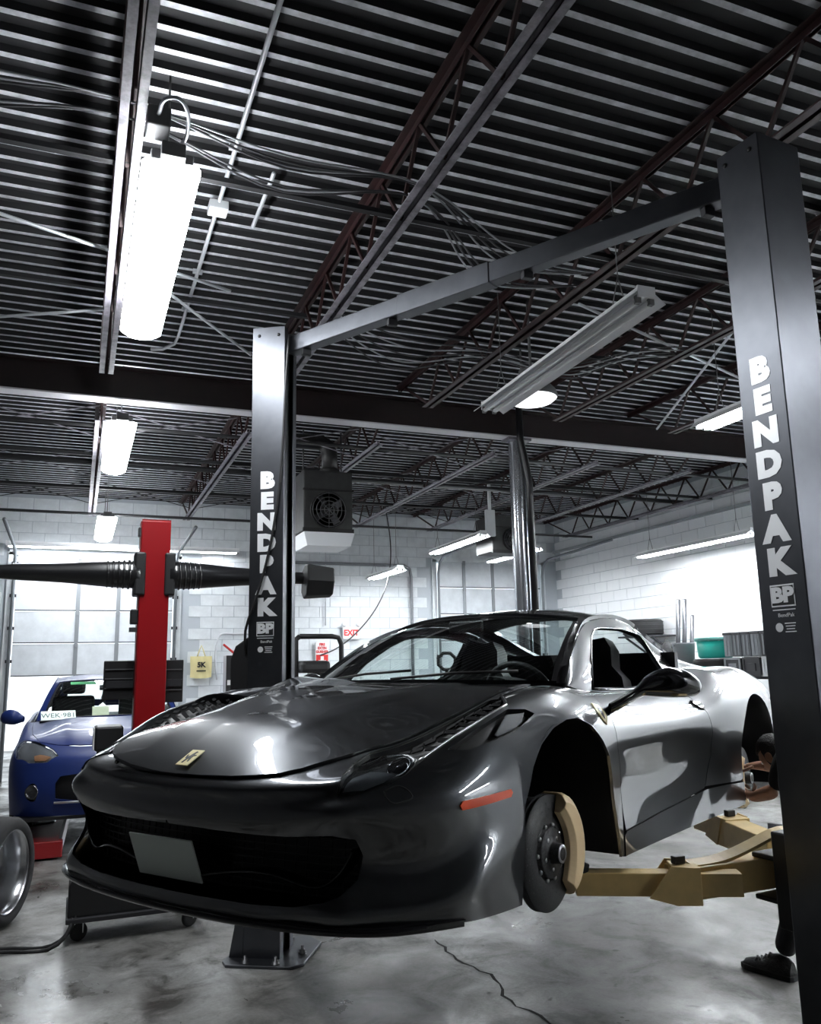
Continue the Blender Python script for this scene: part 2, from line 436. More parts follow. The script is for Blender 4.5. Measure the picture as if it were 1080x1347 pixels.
# main beam across both bays, pipe column under it
bt = thing('roof_beam', 'deep dark red steel beam spanning the whole width between the two roof bays', 'beam', (0, 8.05, 4.25))
b = MB(); b.box(X0, X1, .08, .095, .014, .315); b.build('beam_web', BEAMRED, bt)
for nm, z, m in (('bottom_flange', 0, mat('flange_lit_pale', (.60, .59, .62), .45)), ('top_flange', .315, BEAMRED)):  # bottom flange paler than the web: its lit highlight put into the colour
    b = MB(); b.box(X0, X1, 0, .175, z, z + .014); b.build(nm, m, bt)
pc = thing('pipe_column', 'round steel pipe column standing behind the sports car roof, carrying the red beam', 'column', (4.66, 8.14, 0))
PIPE = mat('pipe_gloss_paint', (.45, .47, .5), rough=.18, metal=.75)
b = MB(); b.lathe([(.098, .02), (.098, 4.22)], 32); b.build('shaft', PIPE, pc)
b = MB(); b.cbox(0, 0, 4.235, .30, .18, .028); b.build('cap_plate', JGREY, pc); b = MB(); b.cbox(0, 0, .01, .34, .34, .02); b.build('base_plate', DARKSTEEL_, pc)
b = MB(); b.tube([(-.04, -.16, 4.6), (-.04, -.16, 4.2), (.02, -.15, 3.95), (.06, -.145, 3.7), (.065, -.14, 1.2)], .04, 10); b.build('down_pipe', mat('black_pipe', (.012, .012, .013), .3), pc)
# bridging between the joists
for y, z, lab in ((4.05, ZJB + .02, 'dark bridging angle across the near bay just behind the conduit box'), (6.2, ZJT - .14, 'dark bridging angle high up in the near bay before the red beam'), (10.2, ZJB + .02, 'bridging angle across the far bay, the nearer of two'), (12.1, ZJB + .02, 'bridging angle across the far bay, the farther of two')):
    b = MB(); b.box(X0, X1, y - .02, y + .02, z, z + .004); b.box(X0, X1, y - .002, y + .002, z, z + .04); o = b.build('bridging_angle', SHADEDARK); tag(o, lab, 'brace', 'bridging angles between the joists')
for y in (9.4, 11.4, 13.3):
    for k in (1, 2, 3, 4, 5, 6):
        o = thing('cross_brace', 'crossed bracing rods, %s row of the far bay, %s pair from left' % ({9.4: 'nearest', 11.4: 'middle', 13.3: 'farthest'}[y], names_b[k]), 'brace', (JX[k], y, 0), 0, 'crossed rods in the far bay')
        for za, zb_ in ((ZJB + .03, ZJT - .05), (ZJT - .05, ZJB + .03)):
            b = MB(); b.bar((0, 0, za), (1.505, 0, zb_), .022, .008); b.build('rod', JGREY if y < 12 else SHADEDARK, o)
# ------------------------------------------------------------------ lamps
FIXW = mat('fixture_enamel', (.93, .94, .96), rough=.35)
FIXD = mat('fixture_dark_grey', (.16, .16, .165), rough=.5)  # plain dark grey of housings, caps and hangers
def emitter(name, col, s):
    return mat(name, (.9, .9, .9), rough=.4, emit=col, emit_strength=s)
TUBE_OFF = mat('tube_off', (.95, .96, .97), rough=.25)
LIT = emitter('lit_lens', (.93, .97, 1.0), 30.0)
LITSTRIP = emitter('lit_tube', (.93, .97, 1.0), 70.0)
MIDTUBE = emitter('mid_tube', (.93, .97, 1.0), 9.0)
FARTUBE = emitter('far_tube', (.93, .97, 1.0), 45.0)
SOFT = emitter('soft_lens', (.93, .97, 1.0), 1.1)
def wrap_light(label, x, y0, y1, z, w=.27, group='wrap-around ceiling lights'):
    t = thing('wrap_light', label, 'ceiling light', (x, (y0 + y1) / 2, z), 0, group); L = (y1 - y0)
    b = MB(); b.box(-w * .36, w * .36, -L / 2, L / 2, .02, .075); b.build('housing', FIXD, t, bevel=.006)
    a = np.linspace(0, pi, 25); rows = []
    for yy in np.r_[-L / 2, -L / 2 + .03, L / 2 - .03, L / 2]:
        sc = .86 if abs(abs(yy) - L / 2) < 1e-6 else 1
        rows.append([(-w / 2 * cos(q) * sc, yy, .02 - (.075 * sin(q) ** .6 * (1 - .16 * abs(cos(1.5 * q + pi * .75)) ** 4)) * sc) for q in a])
    b = MB(); b.grid(rows, True); b.add(rows[0], [tuple(range(25))]); b.add(rows[-1], [tuple(range(24, -1, -1))]); b.build('diffuser', LIT, t)
    for s in (-1, 1):
        b = MB(); b.cbox(0, s * (L / 2 + .03), .05, .11, .06, .07); b.build('end_cap', FIXD, t, bevel=.004)
        b = MB(); b.tube([(0, s * L * .35, .07), (0, s * L * .35, ZD - z - .01)], .006, 6); b.build('hanger_rod', FIXD, t)
    return t
wrap_light('long blown-out white wrap-around tube light hanging beside the near left joist', .30, 3.62, 5.70, 3.98)
wrap_light('white wrap-around tube light just behind the red beam, second in the left row', .29, 7.95, 9.95, 3.98)
wrap_light('farthest small wrap-around tube light of the left row, above the red column', .31, 12.3, 14.3, 3.83)
def strip_light(label, a, b_, lit, w=.24, chain=True, group=None, tube_mat=None):
    """twin-tube channel fixture from a to b_ (points on its axis at tube height)"""
    a = Vector(a); b_ = Vector(b_); d = b_ - a; L = d.length; c = (a + b_) / 2
    t = thing('tube_light', label, 'ceiling light', c, math.atan2(-d.x, d.y), group)
    b = MB(); b.box(-.055, .055, -L / 2, L / 2, .03, .085); b.build('channel', FIXW, t, bevel=.004)
    for s in (-1, 1):
        b = MB(); b.add([(s * .055, -L / 2, .055), (s * w / 2, -L / 2, -.005), (s * w / 2, L / 2, -.005), (s * .055, L / 2, .055), (s * .055, -L / 2, .06), (s * w / 2, -L / 2, .0), (s * w / 2, L / 2, .0), (s * .055, L / 2, .06)],
                        [(0, 1, 2, 3), (7, 6, 5, 4), (0, 4, 5, 1), (1, 5, 6, 2), (2, 6, 7, 3)]); b.build('reflector_wing', FIXW, t)
        b = MB(); b.tube([(s * .045, -L / 2 + .03, .008), (s * .045, L / 2 - .03, .008)], .019, 10); b.build('tube', (tube_mat or LITSTRIP) if lit else TUBE_OFF, t)
        for e in (-1, 1):
            b = MB(); b.cbox(s * .045, e * (L / 2 - .02), .012, .03, .03, .05); b.build('lamp_holder', FIXD, t)
    for e in (-1, 1):
        b = MB(); b.cbox(0, e * (L / 2 + .004), .055, .12, .012, .07); b.build('end_plate', FIXW, t)
        if chain:
            b = MB(); y = e * L * .38
            b.tube([(-.05, y, .085), (0, y, .28)], .004, 5); b.tube([(.05, y, .085), (0, y, .28)], .004, 5); b.tube([(0, y, .28), (0, y, ZD - c.z - .01)], .004, 5); b.build('hanger_chain', FIXD, t)
    return t
strip_light('unlit white twin-tube fixture hanging in front of the round dome lamp', (2.98, 3.62, 3.72), (3.08, 5.82, 3.72), False, .27)
strip_light('lit tube fixture half hidden by the right lift post', (5.02, 3.4, 3.68), (5.06, 5.55, 3.68), True)
strip_light('short tube fixture on chains left of the far roller door', (5.02, 12.9, 3.27), (5.02, 14.4, 3.27), True, tube_mat=FARTUBE)
strip_light('slim tube fixture partly hidden by the round pipe column', (5.75, 11.2, 3.62), (5.80, 13.3, 3.62), True, tube_mat=FARTUBE)
strip_light('long lit tube fixture hung along the white right wall', (8.5, 8.5, 3.32), (8.5, 11.0, 3.36), True)
strip_light('short tube fixture right of the round pipe column in the far bay', (7.3, 12.2, 3.6), (7.3, 14.0, 3.6), True, tube_mat=FARTUBE)
strip_light('long lit tube fixture mounted over the left roller door', (-1.15, 14.7, 3.72), (2.6, 14.7, 3.72), True, chain=False, tube_mat=MIDTUBE)
strip_light('low tube light glowing under the left end of the black boom', (-1.02, 14.6, 3.34), (-.1, 14.6, 3.34), True, chain=False, tube_mat=MIDTUBE)
# round dome lamp
t = thing('dome_lamp', 'round industrial dome lamp behind the unlit twin-tube fixture', 'ceiling light', (3.40, 5.65, 3.82))
b = MB(); b.lathe([(.0, -.05), (.10, -.045), (.17, -.03), (.205, .0)], 40); b.build('lens', SOFT, t)
b = MB(); b.lathe([(.205, -.005), (.215, .01), (.20, .06), (.13, .14), (.10, .16), (.10, .24), (0, .25)], 40); b.build('shade', FIXD, t)
b = MB(); b.tube([(0, 0, .25), (0, 0, .87)], .012, 8); b.build('stem', FIXD, t)
t = thing('dome_lamp', 'small dome lamp with a bright bulb high under the deck', 'ceiling light', (3.75, 6.4, 4.2))
b = MB(); b.lathe([(0, -.03), (.03, -.02), (.04, .0)], 16); b.build('lens', emitter('bulb', (1, 1, 1), 12), t); b = MB(); b.lathe([(.04, 0), (.10, .02), (.06, .10), (0, .11)], 24); b.build('shade', FIXD, t)
b = MB(); b.tube([(0, 0, .1), (0, 0, .49)], .01, 6); b.build('stem', FIXD, t)
strip_light('added unseen tube fixture over the near right aisle, behind the photographer', (5.5, -1.6, 4.0), (5.5, .8, 4.0), True)  # added lamp out of view, lights the right post's outer face
strip_light('added unseen tube fixture along the right wall, behind the photographer', (8.6, -3.4, 3.42), (8.6, -.6, 3.42), True)  # added out of view to brighten the lower part of the right post
strip_light('added unseen tube fixture along the right wall, next nearer one beyond the picture edge', (8.95, 4.6, 3.42), (8.95, 7.4, 3.42), True)  # added off-frame lamp for a brighter right wall and rear floor
strip_light('added unseen tube fixture over the right aisle hidden behind the right lift post', (8.2, 4.6, 3.6), (8.2, 7.2, 3.6), True)  # added out of sight to whiten the right wall
# ------------------------------------------------------------------ black two-post lift that carries the car
LIFTBLK = mat('lift_black_enamel', (.13, .135, .15), rough=.36, metal=1.0, noise=(2.2, .75, 4))
LIFTDARK = mat('lift_inner_black', (.008, .008, .009), rough=.5)
ARMY = mat('lift_arm_tan', (.86, .63, .28), rough=.45, noise=(8, .85, 4))
DECAL = mat('decal_silver_white', (.95, .96, .98), rough=.45, metal=.6)
HP = 3.89; LW, LD = .222, .262
lift = thing('vehicle_lift', 'black two-post lift with white lettering and tan arms holding up the grey sports car', 'vehicle lift', (1.9, 3.6, 0))
def V2(a): return Vector((cos(a), sin(a), 0))
def lift_post(corner, ang, sgn):
    """corner = the front corner nearest the camera; local x along the front face (to the picture's left from the corner when sgn = -1), y into the post"""
    F = V2(ang); S = V2(ang + pi / 2)           # front normal, and the direction along the face towards the corner side
    C = Vector((corner[0], corner[1], 0)); base = Vector((1.9, 3.6, 0))
    M = Matrix((-S, -F, Vector((0, 0, 1)))).transposed().to_4x4(); M.translation = C - base   # x along the face away from the corner, y into the depth
    p_ = MB(); W_, D_ = LW, LD
    th = .008
    # lipped C section, open on the inner side
    inner_x = W_ if sgn > 0 else 0              # which end of the face is the car side
    if sgn < 0:   # left post: corner is on the inner side (x = 0 inner)
        polys = [[(0, 0), (W_, 0), (W_, D_), (0, D_), (0, D_ - .07), (th, D_ - .07), (th, D_ - th), (W_ - th, D_ - th), (W_ - th, th), (th, th), (th, .07), (0, .07)]]
    else:
        polys = [[(W_, 0), (0, 0), (0, D_), (W_, D_), (W_, D_ - .07), (W_ - th, D_ - .07), (W_ - th, D_ - th), (th, D_ - th), (th, th), (W_ - th, th), (W_ - th, .07), (W_, .07)][::-1]]
    p_.prism(polys[0], 0.012, HP, M=M)
    post = p_.build('post', LIFTBLK, lift, bevel=.006)
    b = MB(); b.box(.03, W_ - .03, .03, D_ - .03, .02, HP - .05, M=M); b.build('carriage_track', LIFTDARK, post)
    # foot
    b = MB(); b.prism([(-.10, -.12), (W_ + .06, -.12), (W_ + .10, -.06), (W_ + .10, D_ + .10), (W_ + .04, D_ + .16), (-.06, D_ + .16), (-.16, D_ + .06), (-.16, -.05)][::1], 0, .016, M=M); b.build('base_plate', LIFTBLK, lift, bevel=.003)
    gx = W_ if sgn < 0 else 0
    d = 1 if sgn < 0 else -1
    for yy in (.0, D_ - .012):
        b = MB()
        q = [(gx, .016), (gx + d * .085, .016), (gx + d * .02, .36), (gx, .36)]
        vs = [(x, yy, z) for x, z in q] + [(x, yy + .012, z) for x, z in q]
        b.add(vs, [(0, 1, 2, 3), (7, 6, 5, 4), (0, 4, 5, 1), (1, 5, 6, 2), (2, 6, 7, 3), (3, 7, 4, 0)], M=M); b.build('gusset', LIFTBLK, lift)
    b = MB(); b.add([(gx, 0, .36), (gx, D_, .36), (gx + d * .02, D_, .36), (gx + d * .02, 0, .36), (gx + d * .085, 0, .016), (gx + d * .085, D_, .016)], [(0, 1, 2, 3), (3, 2, 5, 4)], M=M); b.build('gusset_face', LIFTBLK, lift)
    b = MB(); b.box(-.004, W_ + .004, -.006, 0, .30, .306, M=M); b.build('weld_line', DARKSTEEL_, post)
    for bx, by in ((.0, -.08), (.18, -.08), (W_ + .06, .1), (-.10, .12), (.05, D_ + .11)):
        b = MB(); T = M @ Matrix.Translation((bx, by, .016)); b.lathe([(0, .04), (.009, .04), (.009, .018), (.019, .018), (.019, .004), (.026, .004), (.026, 0)], 8, M=T); b.build('anchor_bolt', DARKSTEEL, lift)
    # top cap bolts
    for bx in (.045, W_ - .045):
        b = MB(); T = M @ Matrix.Translation((bx, -.002, HP - .06)) @ Matrix.Rotation(pi / 2, 4, 'X'); b.lathe([(0, .004), (.010, .004), (.012, 0)], 10, M=T); b.build('cap_bolt', LIFTDARK, post)
    # lettering stacked down the front face
    xm = W_ * .5 if sgn < 0 else W_ * .5
    def put(txt, z, size, sx, name='letter', m=DECAL, dx=0.0, yo=-.0016):
        T = M @ frame((xm + dx, yo, z), (-1, 0, 0), (0, 0, 1)); return text_obj(name, txt, size, m, post, T, sx=sx, depth=.0006, bold=.010 if size > .12 else (.0045 if size > .07 else 0))
    z0, z1 = (2.84, 2.03)
    for i, ch in enumerate('BENDPAK'): put(ch, z0 - (z0 - z1) * i / 6, .140, 1.12)
    T = M @ frame((xm, -.0012, 1.90), (-1, 0, 0), (0, 0, 1))
    b = MB(); b.cbox(0, 0, 0, .112, .088, .001, M=T); lg = b.build('logo_plate', DECAL, post)
    b = MB(); b.cbox(0, 0, -.0012, .102, .076, .001, M=T); b.build('logo_field', LIFTDARK, lg)
    put('BP', 1.90, .080, 1.2, 'logo_letters', yo=-.0034)
    put('BendPak', 1.822, .022, 1.0, 'small_print', dx=-.008)
    def fine(z, dx, w):
        T = M @ frame((xm + dx, -.0012, z), (-1, 0, 0), (0, 0, 1)); b = MB(); b.cbox(0, 0, 0, w, .004, .0008, M=T); b.build('fine_print_line', DECAL, post)
    fine(1.844, 0, .105)
    b = MB(); T = M @ frame((xm + .03, -.0012, 1.775), (-1, 0, 0), (0, 0, 1)); b.lathe([(0, .0006), (.018, .0006)], 20, M=T); b.lathe([(0, .001), (.010, .001)], 6, M=T); b.build('certification_seal', DECAL, post)
    for k in range(4): fine(1.79 - .011 * k, -.022, .05 - .006 * (k % 3))
    return M, post
A27 = R(27)
ML, postL = lift_post((1.172, 5.03), CAR_HEAD + .0 - 2 * pi * 0 + A27, -1)
MR, postR = lift_post((2.604, 2.365), CAR_HEAD - A27, 1)
# order: the right post's nearest corner is its outer one
inL = ML @ Vector((.0, .13, HP - .10)); inR = MR @ Vector((LW, .13, HP - .10))
d = (inR - inL); dn = d.normalized()
b = MB(); b.bar(inL, inR, .085, .115); b.build('overhead_crossbar', LIFTBLK, lift, bevel=.006)
mid = inL + d * .36
b = MB(); b.bar(mid - dn * .10, mid + dn * .55, .096, .126); b.build('crossbar_sleeve', LIFTBLK, lift, bevel=.004)
for t_ in (.05, .30, .62, .95):
    q = inL + d * t_; b = MB(); b.cbox(q.x, q.y, q.z - .075, .06, .035, .045); b.build('crossbar_bracket', DARKSTEEL_, lift, bevel=.004)
for q in (inL, inR):
    b = MB(); T = Matrix.Translation(q + Vector((0, 0, .02))) @ Matrix.Rotation(pi / 2, 4, 'X'); b.lathe([(.02, -.015), (.07, -.015), (.06, 0), (.07, .015), (.02, .015)], 24, M=T); b.build('cable_pulley', DARKSTEEL, lift)
# lifting cables along the crossbar and air hose down the left post
b = MB(); b.tube([inL + Vector((0, 0, .075)), inL + d * .5 + Vector((0, 0, .070)), inR + Vector((0, 0, .075))], .006, 6); b.build('lift_cable', LIFTDARK, lift)
hose = [ML @ Vector(p) for p in ((-.03, -.01, 3.80), (-.012, -.012, 3.5), (.004, -.014, 3.1), (.05, -.014, 2.6), (.12, -.016, 2.25), (.20, -.018, 2.0), (.235, -.01, 1.9), (.24, .02, 1.75))]
b = MB(); b.tube([tuple(p) for p in smooth_line(hose, 30)], .008, 8); b.build('air_hose', LIFTDARK, lift)
b = MB(); q = [(.0, 1.33), (.0, 1.86), (-.09, 1.80), (-.12, 1.72), (-.12, 1.44), (-.09, 1.36)]
vs = [(LW - x, .02, z) for x, z in q] + [(LW - x, .20, z) for x, z in q]
b.add(vs, [tuple(range(6)), tuple(range(11, 5, -1))] + [(i, (i + 1) % 6, 6 + (i + 1) % 6, 6 + i) for i in range(6)], M=ML); b.build('power_unit_cover', LIFTDARK, lift, bevel=.01)
# carriages and arms
base = Vector((1.9, 3.6, 0))
def loc(p): return Vector(p) - base
def carriage(M, sgn):
    xi = 0 if sgn < 0 else LW; d_ = -1 if sgn < 0 else 1
    b = MB(); b.box(min(xi, xi + d_ * .08), max(xi, xi + d_ * .08), .02, LD - .02, .62, .98, M=M); b.build('carriage', LIFTDARK, lift, bevel=.008)
    b = MB(); b.box(min(xi + d_ * .08, xi + d_ * .20), max(xi + d_ * .08, xi + d_ * .20), .04, LD - .02, .70, .72, M=M); b.box(min(xi + d_ * .08, xi + d_ * .20), max(xi + d_ * .08, xi + d_ * .20), .04, LD - .02, .86, .88, M=M)
    b.build('arm_yoke', LIFTDARK, lift, bevel=.006)
carriage(ML, -1); carriage(MR, 1)
def arm(piv, knee, tip, z, label, m=ARMY):
    piv, knee, tip = (loc((p[0], p[1], z)) for p in (piv, knee, tip))
    d1 = (knee - piv).normalized()
    a = bpy.data.objects.new('swing_arm', None); link(a, lift); a['label'] = label
    b = MB(); b.bar(piv - d1 * .02, knee, .12, .12); b.build('outer_tube', m, a, bevel=.006)
    d2 = (tip - knee).normalized()
    b = MB(); b.bar(knee - d2 * .25, tip, .085, .085); b.build('inner_tube', m, a, bevel=.004)
    b = MB(); b.bar(knee - d2 * .09, knee + d2 * .015, .135, .138); b.build('collar', m, a, bevel=.004)
    n = Vector((-d2.y, d2.x, 0))
    for s in (-1, 1):
        b = MB(); q0 = knee + n * s * .066
        vs = [q0 + Vector((0, 0, -.068)), q0 + d2 * .11 + Vector((0, 0, -.068)) * .6, q0 + d2 * .02 + Vector((0, 0, .075)), q0 - d2 * .06 + Vector((0, 0, .07))]
        vs += [v + n * s * .008 for v in vs]
        b.add(vs, [(0, 1, 2, 3), (7, 6, 5, 4), (0, 4, 5, 1), (1, 5, 6, 2), (2, 6, 7, 3), (3, 7, 4, 0)])
        b.build('gusset_plate', m, a)
    b = MB(); b.tube([piv + Vector((0, 0, -.12)), piv + Vector((0, 0, .12))], .035, 16); b.build('pivot_pin', DARKSTEEL, a)
    b = MB(); T = Matrix.Translation(tip + Vector((0, 0, .03))); b.lathe([(.0, -.05), (.03, -.05), (.03, .01), (.055, .012), (.06, .035), (0, .036)], 20, M=T); b.build('lift_pad', RUBBER, a)
    b = MB(); b.cbox(knee.x - d2.x * .02, knee.y - d2.y * .02, knee.z + .085, .05, .03, .03); b.build('arm_stop', LIFTDARK, a, bevel=.004)
    return a, piv, knee, tip
a1, pv, kn, tp_ = arm((2.88, 2.80), (2.22, 2.80), (1.88, 2.98), .800, 'tan front swing arm')
# bent guard bar on top of the front arm
gb = [pv + Vector((-.02, -.075, -.12)), pv + Vector((-.03, -.08, .02)), pv + Vector((-.03, -.07, .13)), pv + Vector((-.10, -.05, .155)), pv + Vector((-.22, -.03, .13)), pv + Vector((-.47, -.02, .068)), pv + Vector((-.60, -.02, .066))]
b = MB(); P = smooth_line([tuple(p) for p in gb], 22)
for i in range(len(P) - 1): b.bar(P[i], Vector(P[i + 1]) + (Vector(P[i + 1]) - Vector(P[i])) * .12, .014, .05, up=(0, 1, .3))
b.build('guard_bar', ARMY, a1)
arm((2.98, 3.02), (3.14, 3.50), (3.20, 3.78), .800, 'tan rear swing arm')
def car_mirror(p):        # a world point mirrored across the car's centre plane
    c = Vector(CAR_LOC); l = Vector((-sin(CAR_HEAD), cos(CAR_HEAD), 0)); q = Vector((p[0], p[1], 0)) - c; k = q.dot(l)
    r = Vector((p[0], p[1], 0)) - l * 2 * k; return (r.x, r.y)
arm(car_mirror((2.88, 2.80)), car_mirror((2.22, 2.80)), car_mirror((1.88, 2.98)), .800, 'tan front swing arm under the far sill')
arm(car_mirror((2.98, 3.02)), car_mirror((3.14, 3.50)), car_mirror((3.20, 3.78)), .800, 'tan rear swing arm under the far sill')
# small tray hooked on the right carriage
b = MB(); q = loc((2.86, 2.70, .955)); b.cbox(q.x, q.y, q.z, .13, .12, .05); b.build('tool_tray', LIFTDARK, lift, bevel=.006)
b = MB(); b.lathe([(0, .012), (.05, .012), (.06, .004), (.06, 0)], 20, M=Matrix.Translation((q.x - .02, q.y, q.z + .028))); b.build('spare_lift_pad', mat('pad_grey', (.45, .47, .5), .4), lift)
# ------------------------------------------------------------------ wheel alignment machine: red column on a castored base, black camera boom
RED = mat('signal_red_enamel', (.24, .003, .006), rough=.33, coat=.4)
REDD = mat('signal_red_side', (.16, .002, .004), rough=.4)
BOOM = mat('boom_black', (.010, .010, .011), rough=.28, coat=.5)
PLAS = mat('machine_black_plastic', (.010, .010, .011), rough=.5)
al = thing('wheel_aligner', 'wheel alignment machine with a tall red column and a long black horizontal camera boom', 'wheel aligner', (.48, 5.96, 0))
b = MB(); b.box(-.098, .098, -.01, .012, .42, 2.70); b.build('column', RED, al, bevel=.004)
b = MB(); b.box(-.105, -.085, .012, .16, .42, 2.70); b.box(.085, .100, .012, .16, .42, 2.70); b.box(-.085, .085, .15, .16, .42, 2.70); b.build('column_channel', REDD, al, bevel=.003)
b = MB(); b.box(-.098, .098, 0, .16, 2.70, 2.712); b.build('column_cap', RED, al)
zb = 2.325
for s in (-1, 1):
    L = [(s * .10, 0, .098), (s * .20, 0, .096), (s * .34, 0, .088), (s * .6, 0, .066), (s * .9, 0, .052), (s * 1.08, 0, .046), (s * 1.12, 0, .05)]
    b = MB(); P = smooth_line([(x, r, 0) for x, _, r in L], 20)
    b.tube([(p[0], .06, zb - .02 * (abs(p[0]) > 9)) for p in P], [max(.02, p[1]) for p in P], 20); b.build('boom_arm', BOOM, al)
    for k in range(5):
        x = s * (.17 + .035 * k); r = .100 - .0025 * k
        b = MB(); T = Matrix.Translation((x, .06, zb)) @ Matrix.Rotation(pi / 2, 4, 'Y'); b.lathe([(r - .012, -.011), (r, -.008), (r + .006, 0), (r, .008), (r - .012, .011)], 24, M=T); b.build('boom_fin', BOOM, al)
    b = MB(); b.prism([(s * .10 - .035, -.03), (s * .10 + .035, -.03), (s * .10 + .04, .02), (s * .10 + .04, .15), (s * .10 - .04, .15), (s * .10 - .04, .02)], zb - .15, zb + .15); b.build('boom_clamp', PLAS, al, bevel=.012)
    # camera pod: wedge housing with a sloping glass face
    px_ = s * 1.17
    b = MB(); q = [(-.10, .10), (-.02, .11), (.08, .06), (.10, -.10), (.04, -.15), (-.06, -.13), (-.11, -.02)]
    vs = [(px_ - s * .10, y, zb + z - .01) for y, z in q] + [(px_ + s * .11, y * .9, zb + z * .85 - .02) for y, z in q]
    b.add(vs, [tuple(range(7)), tuple(range(13, 6, -1))] + [(i, (i + 1) % 7, 7 + (i + 1) % 7, 7 + i) for i in range(7)]); pd = b.build('camera_pod', PLAS, al, bevel=.012)
    b = MB(); b.cbox(px_, .105, zb - .03, .13, .012, .12); b.build('pod_window', GLOSSBLACK, pd)
b = MB(); b.box(-.15, -.10, .0, .10, 1.98, 2.08); b.build('junction_box', PLAS, al, bevel=.008)
b = MB(); b.cbox(-.13, .02, 1.94, .05, .05, .03); b.build('cable_gland', DARKSTEEL, al)
b = MB(); b.cbox(-.112, .02, 2.62, .02, .06, .07); b.build('top_bracket', DARKSTEEL, al, bevel=.01)
# two screens behind the column, seen from the back
for x0, x1, z0, z1, nm in ((-.30, -.09, 1.47, 1.735, 'monitor'), (.09, .235, 1.44, 1.735, 'monitor')):
    b = MB(); b.box(x0, x1, .18, .22, z0, z1); mo = b.build(nm, PLAS, al, bevel=.005)
    b = MB(); b.box(x0 + .01, x1 - .01, .222, .225, z0 + .01, z1 - .01); b.build('screen_glass', GLOSSBLACK, mo)
    for k in range(3):
        b = MB(); zz = z0 + (z1 - z0) * (.28 + .24 * k); b.box(x0 + .01, x1 - .01, .170, .18, zz, zz + .007); b.build('back_rib', mat('rib_grey', (.10, .10, .105), .35), mo)
b = MB(); b.box(-.28, .22, .16, .19, 1.55, 1.60); b.build('monitor_bracket', DARKSTEEL_, al)
b = MB(); b.prism([(-.34, .05), (-.16, .05), (-.16, .30), (-.34, .30)], 1.14, 1.30); pt_ = b.build('printer', PLAS, al, bevel=.015)
b = MB(); b.box(-.348, -.34, .07, .28, 1.15, 1.29); b.build('paper_tray', WHITE, pt_, bevel=.003)
b = MB(); b.box(-.32, -.09, .16, .22, 1.10, 1.135); b.build('shelf', PLAS, al)
# base housing and castors
b = MB(); q = [(-.45, .15), (-.45, .34), (-.36, .50), (.20, .47), (.34, .40), (.34, .20), (.30, .15)]
vs = [(x, -.07, z) for x, z in q] + [(x, .45, z) for x, z in q]; n = len(q)
b.add(vs, [tuple(range(n)), tuple(range(2 * n - 1, n - 1, -1))] + [(i, (i + 1) % n, n + (i + 1) % n, n + i) for i in range(n)]); b.build('base_housing', PLAS, al, bevel=.012)
b = MB(); b.box(-.46, .36, -.10, .48, .125, .155); b.build('base_frame', DARKSTEEL_, al, bevel=.006)
for x, y in ((-.38, .0), (.30, .0), (-.38, .40), (.30, .40)):
    cs = bpy.data.objects.new('castor', None); link(cs, al); cs.location = (x, y, 0)
    b = MB(); T = Matrix.Translation((0, 0, .055)) @ Matrix.Rotation(pi / 2, 4, 'X') @ Matrix.Rotation(.5, 4, 'Y'); b.lathe([(.0, -.018), (.035, -.018), (.050, -.016), (.055, -.008), (.055, .008), (.050, .016), (.035, .018), (0, .018)], 24, M=T); b.build('wheel', RUBBER, cs)
    b = MB(); b.box(-.028, -.022, -.02, .03, .05, .12); b.box(.022, .028, -.02, .03, .05, .12); b.box(-.03, .03, -.03, .03, .115, .126); b.build('fork', STEEL, cs)
# cables trailing from the base
for k, (pts, lab) in enumerate(([[(.06, 5.88, .16), (.02, 5.84, .06), (-.06, 5.82, .014), (-.25, 5.86, .012), (-.7, 5.80, .012), (-1.2, 5.7, .012)], 'black cable on the floor running left from the castored base, nearer strand'],
                  [[(.08, 5.90, .17), (.04, 5.90, .07), (-.04, 5.90, .014), (-.25, 5.93, .012), (-.7, 5.9, .012), (-1.2, 5.85, .012)], 'black cable on the floor running left from the castored base, farther strand'])):
    b = MB(); b.tube([tuple(p) for p in smooth_line(pts, 26)], .011, 8); tag(b.build('floor_cable', RUBBER), lab, 'cable')
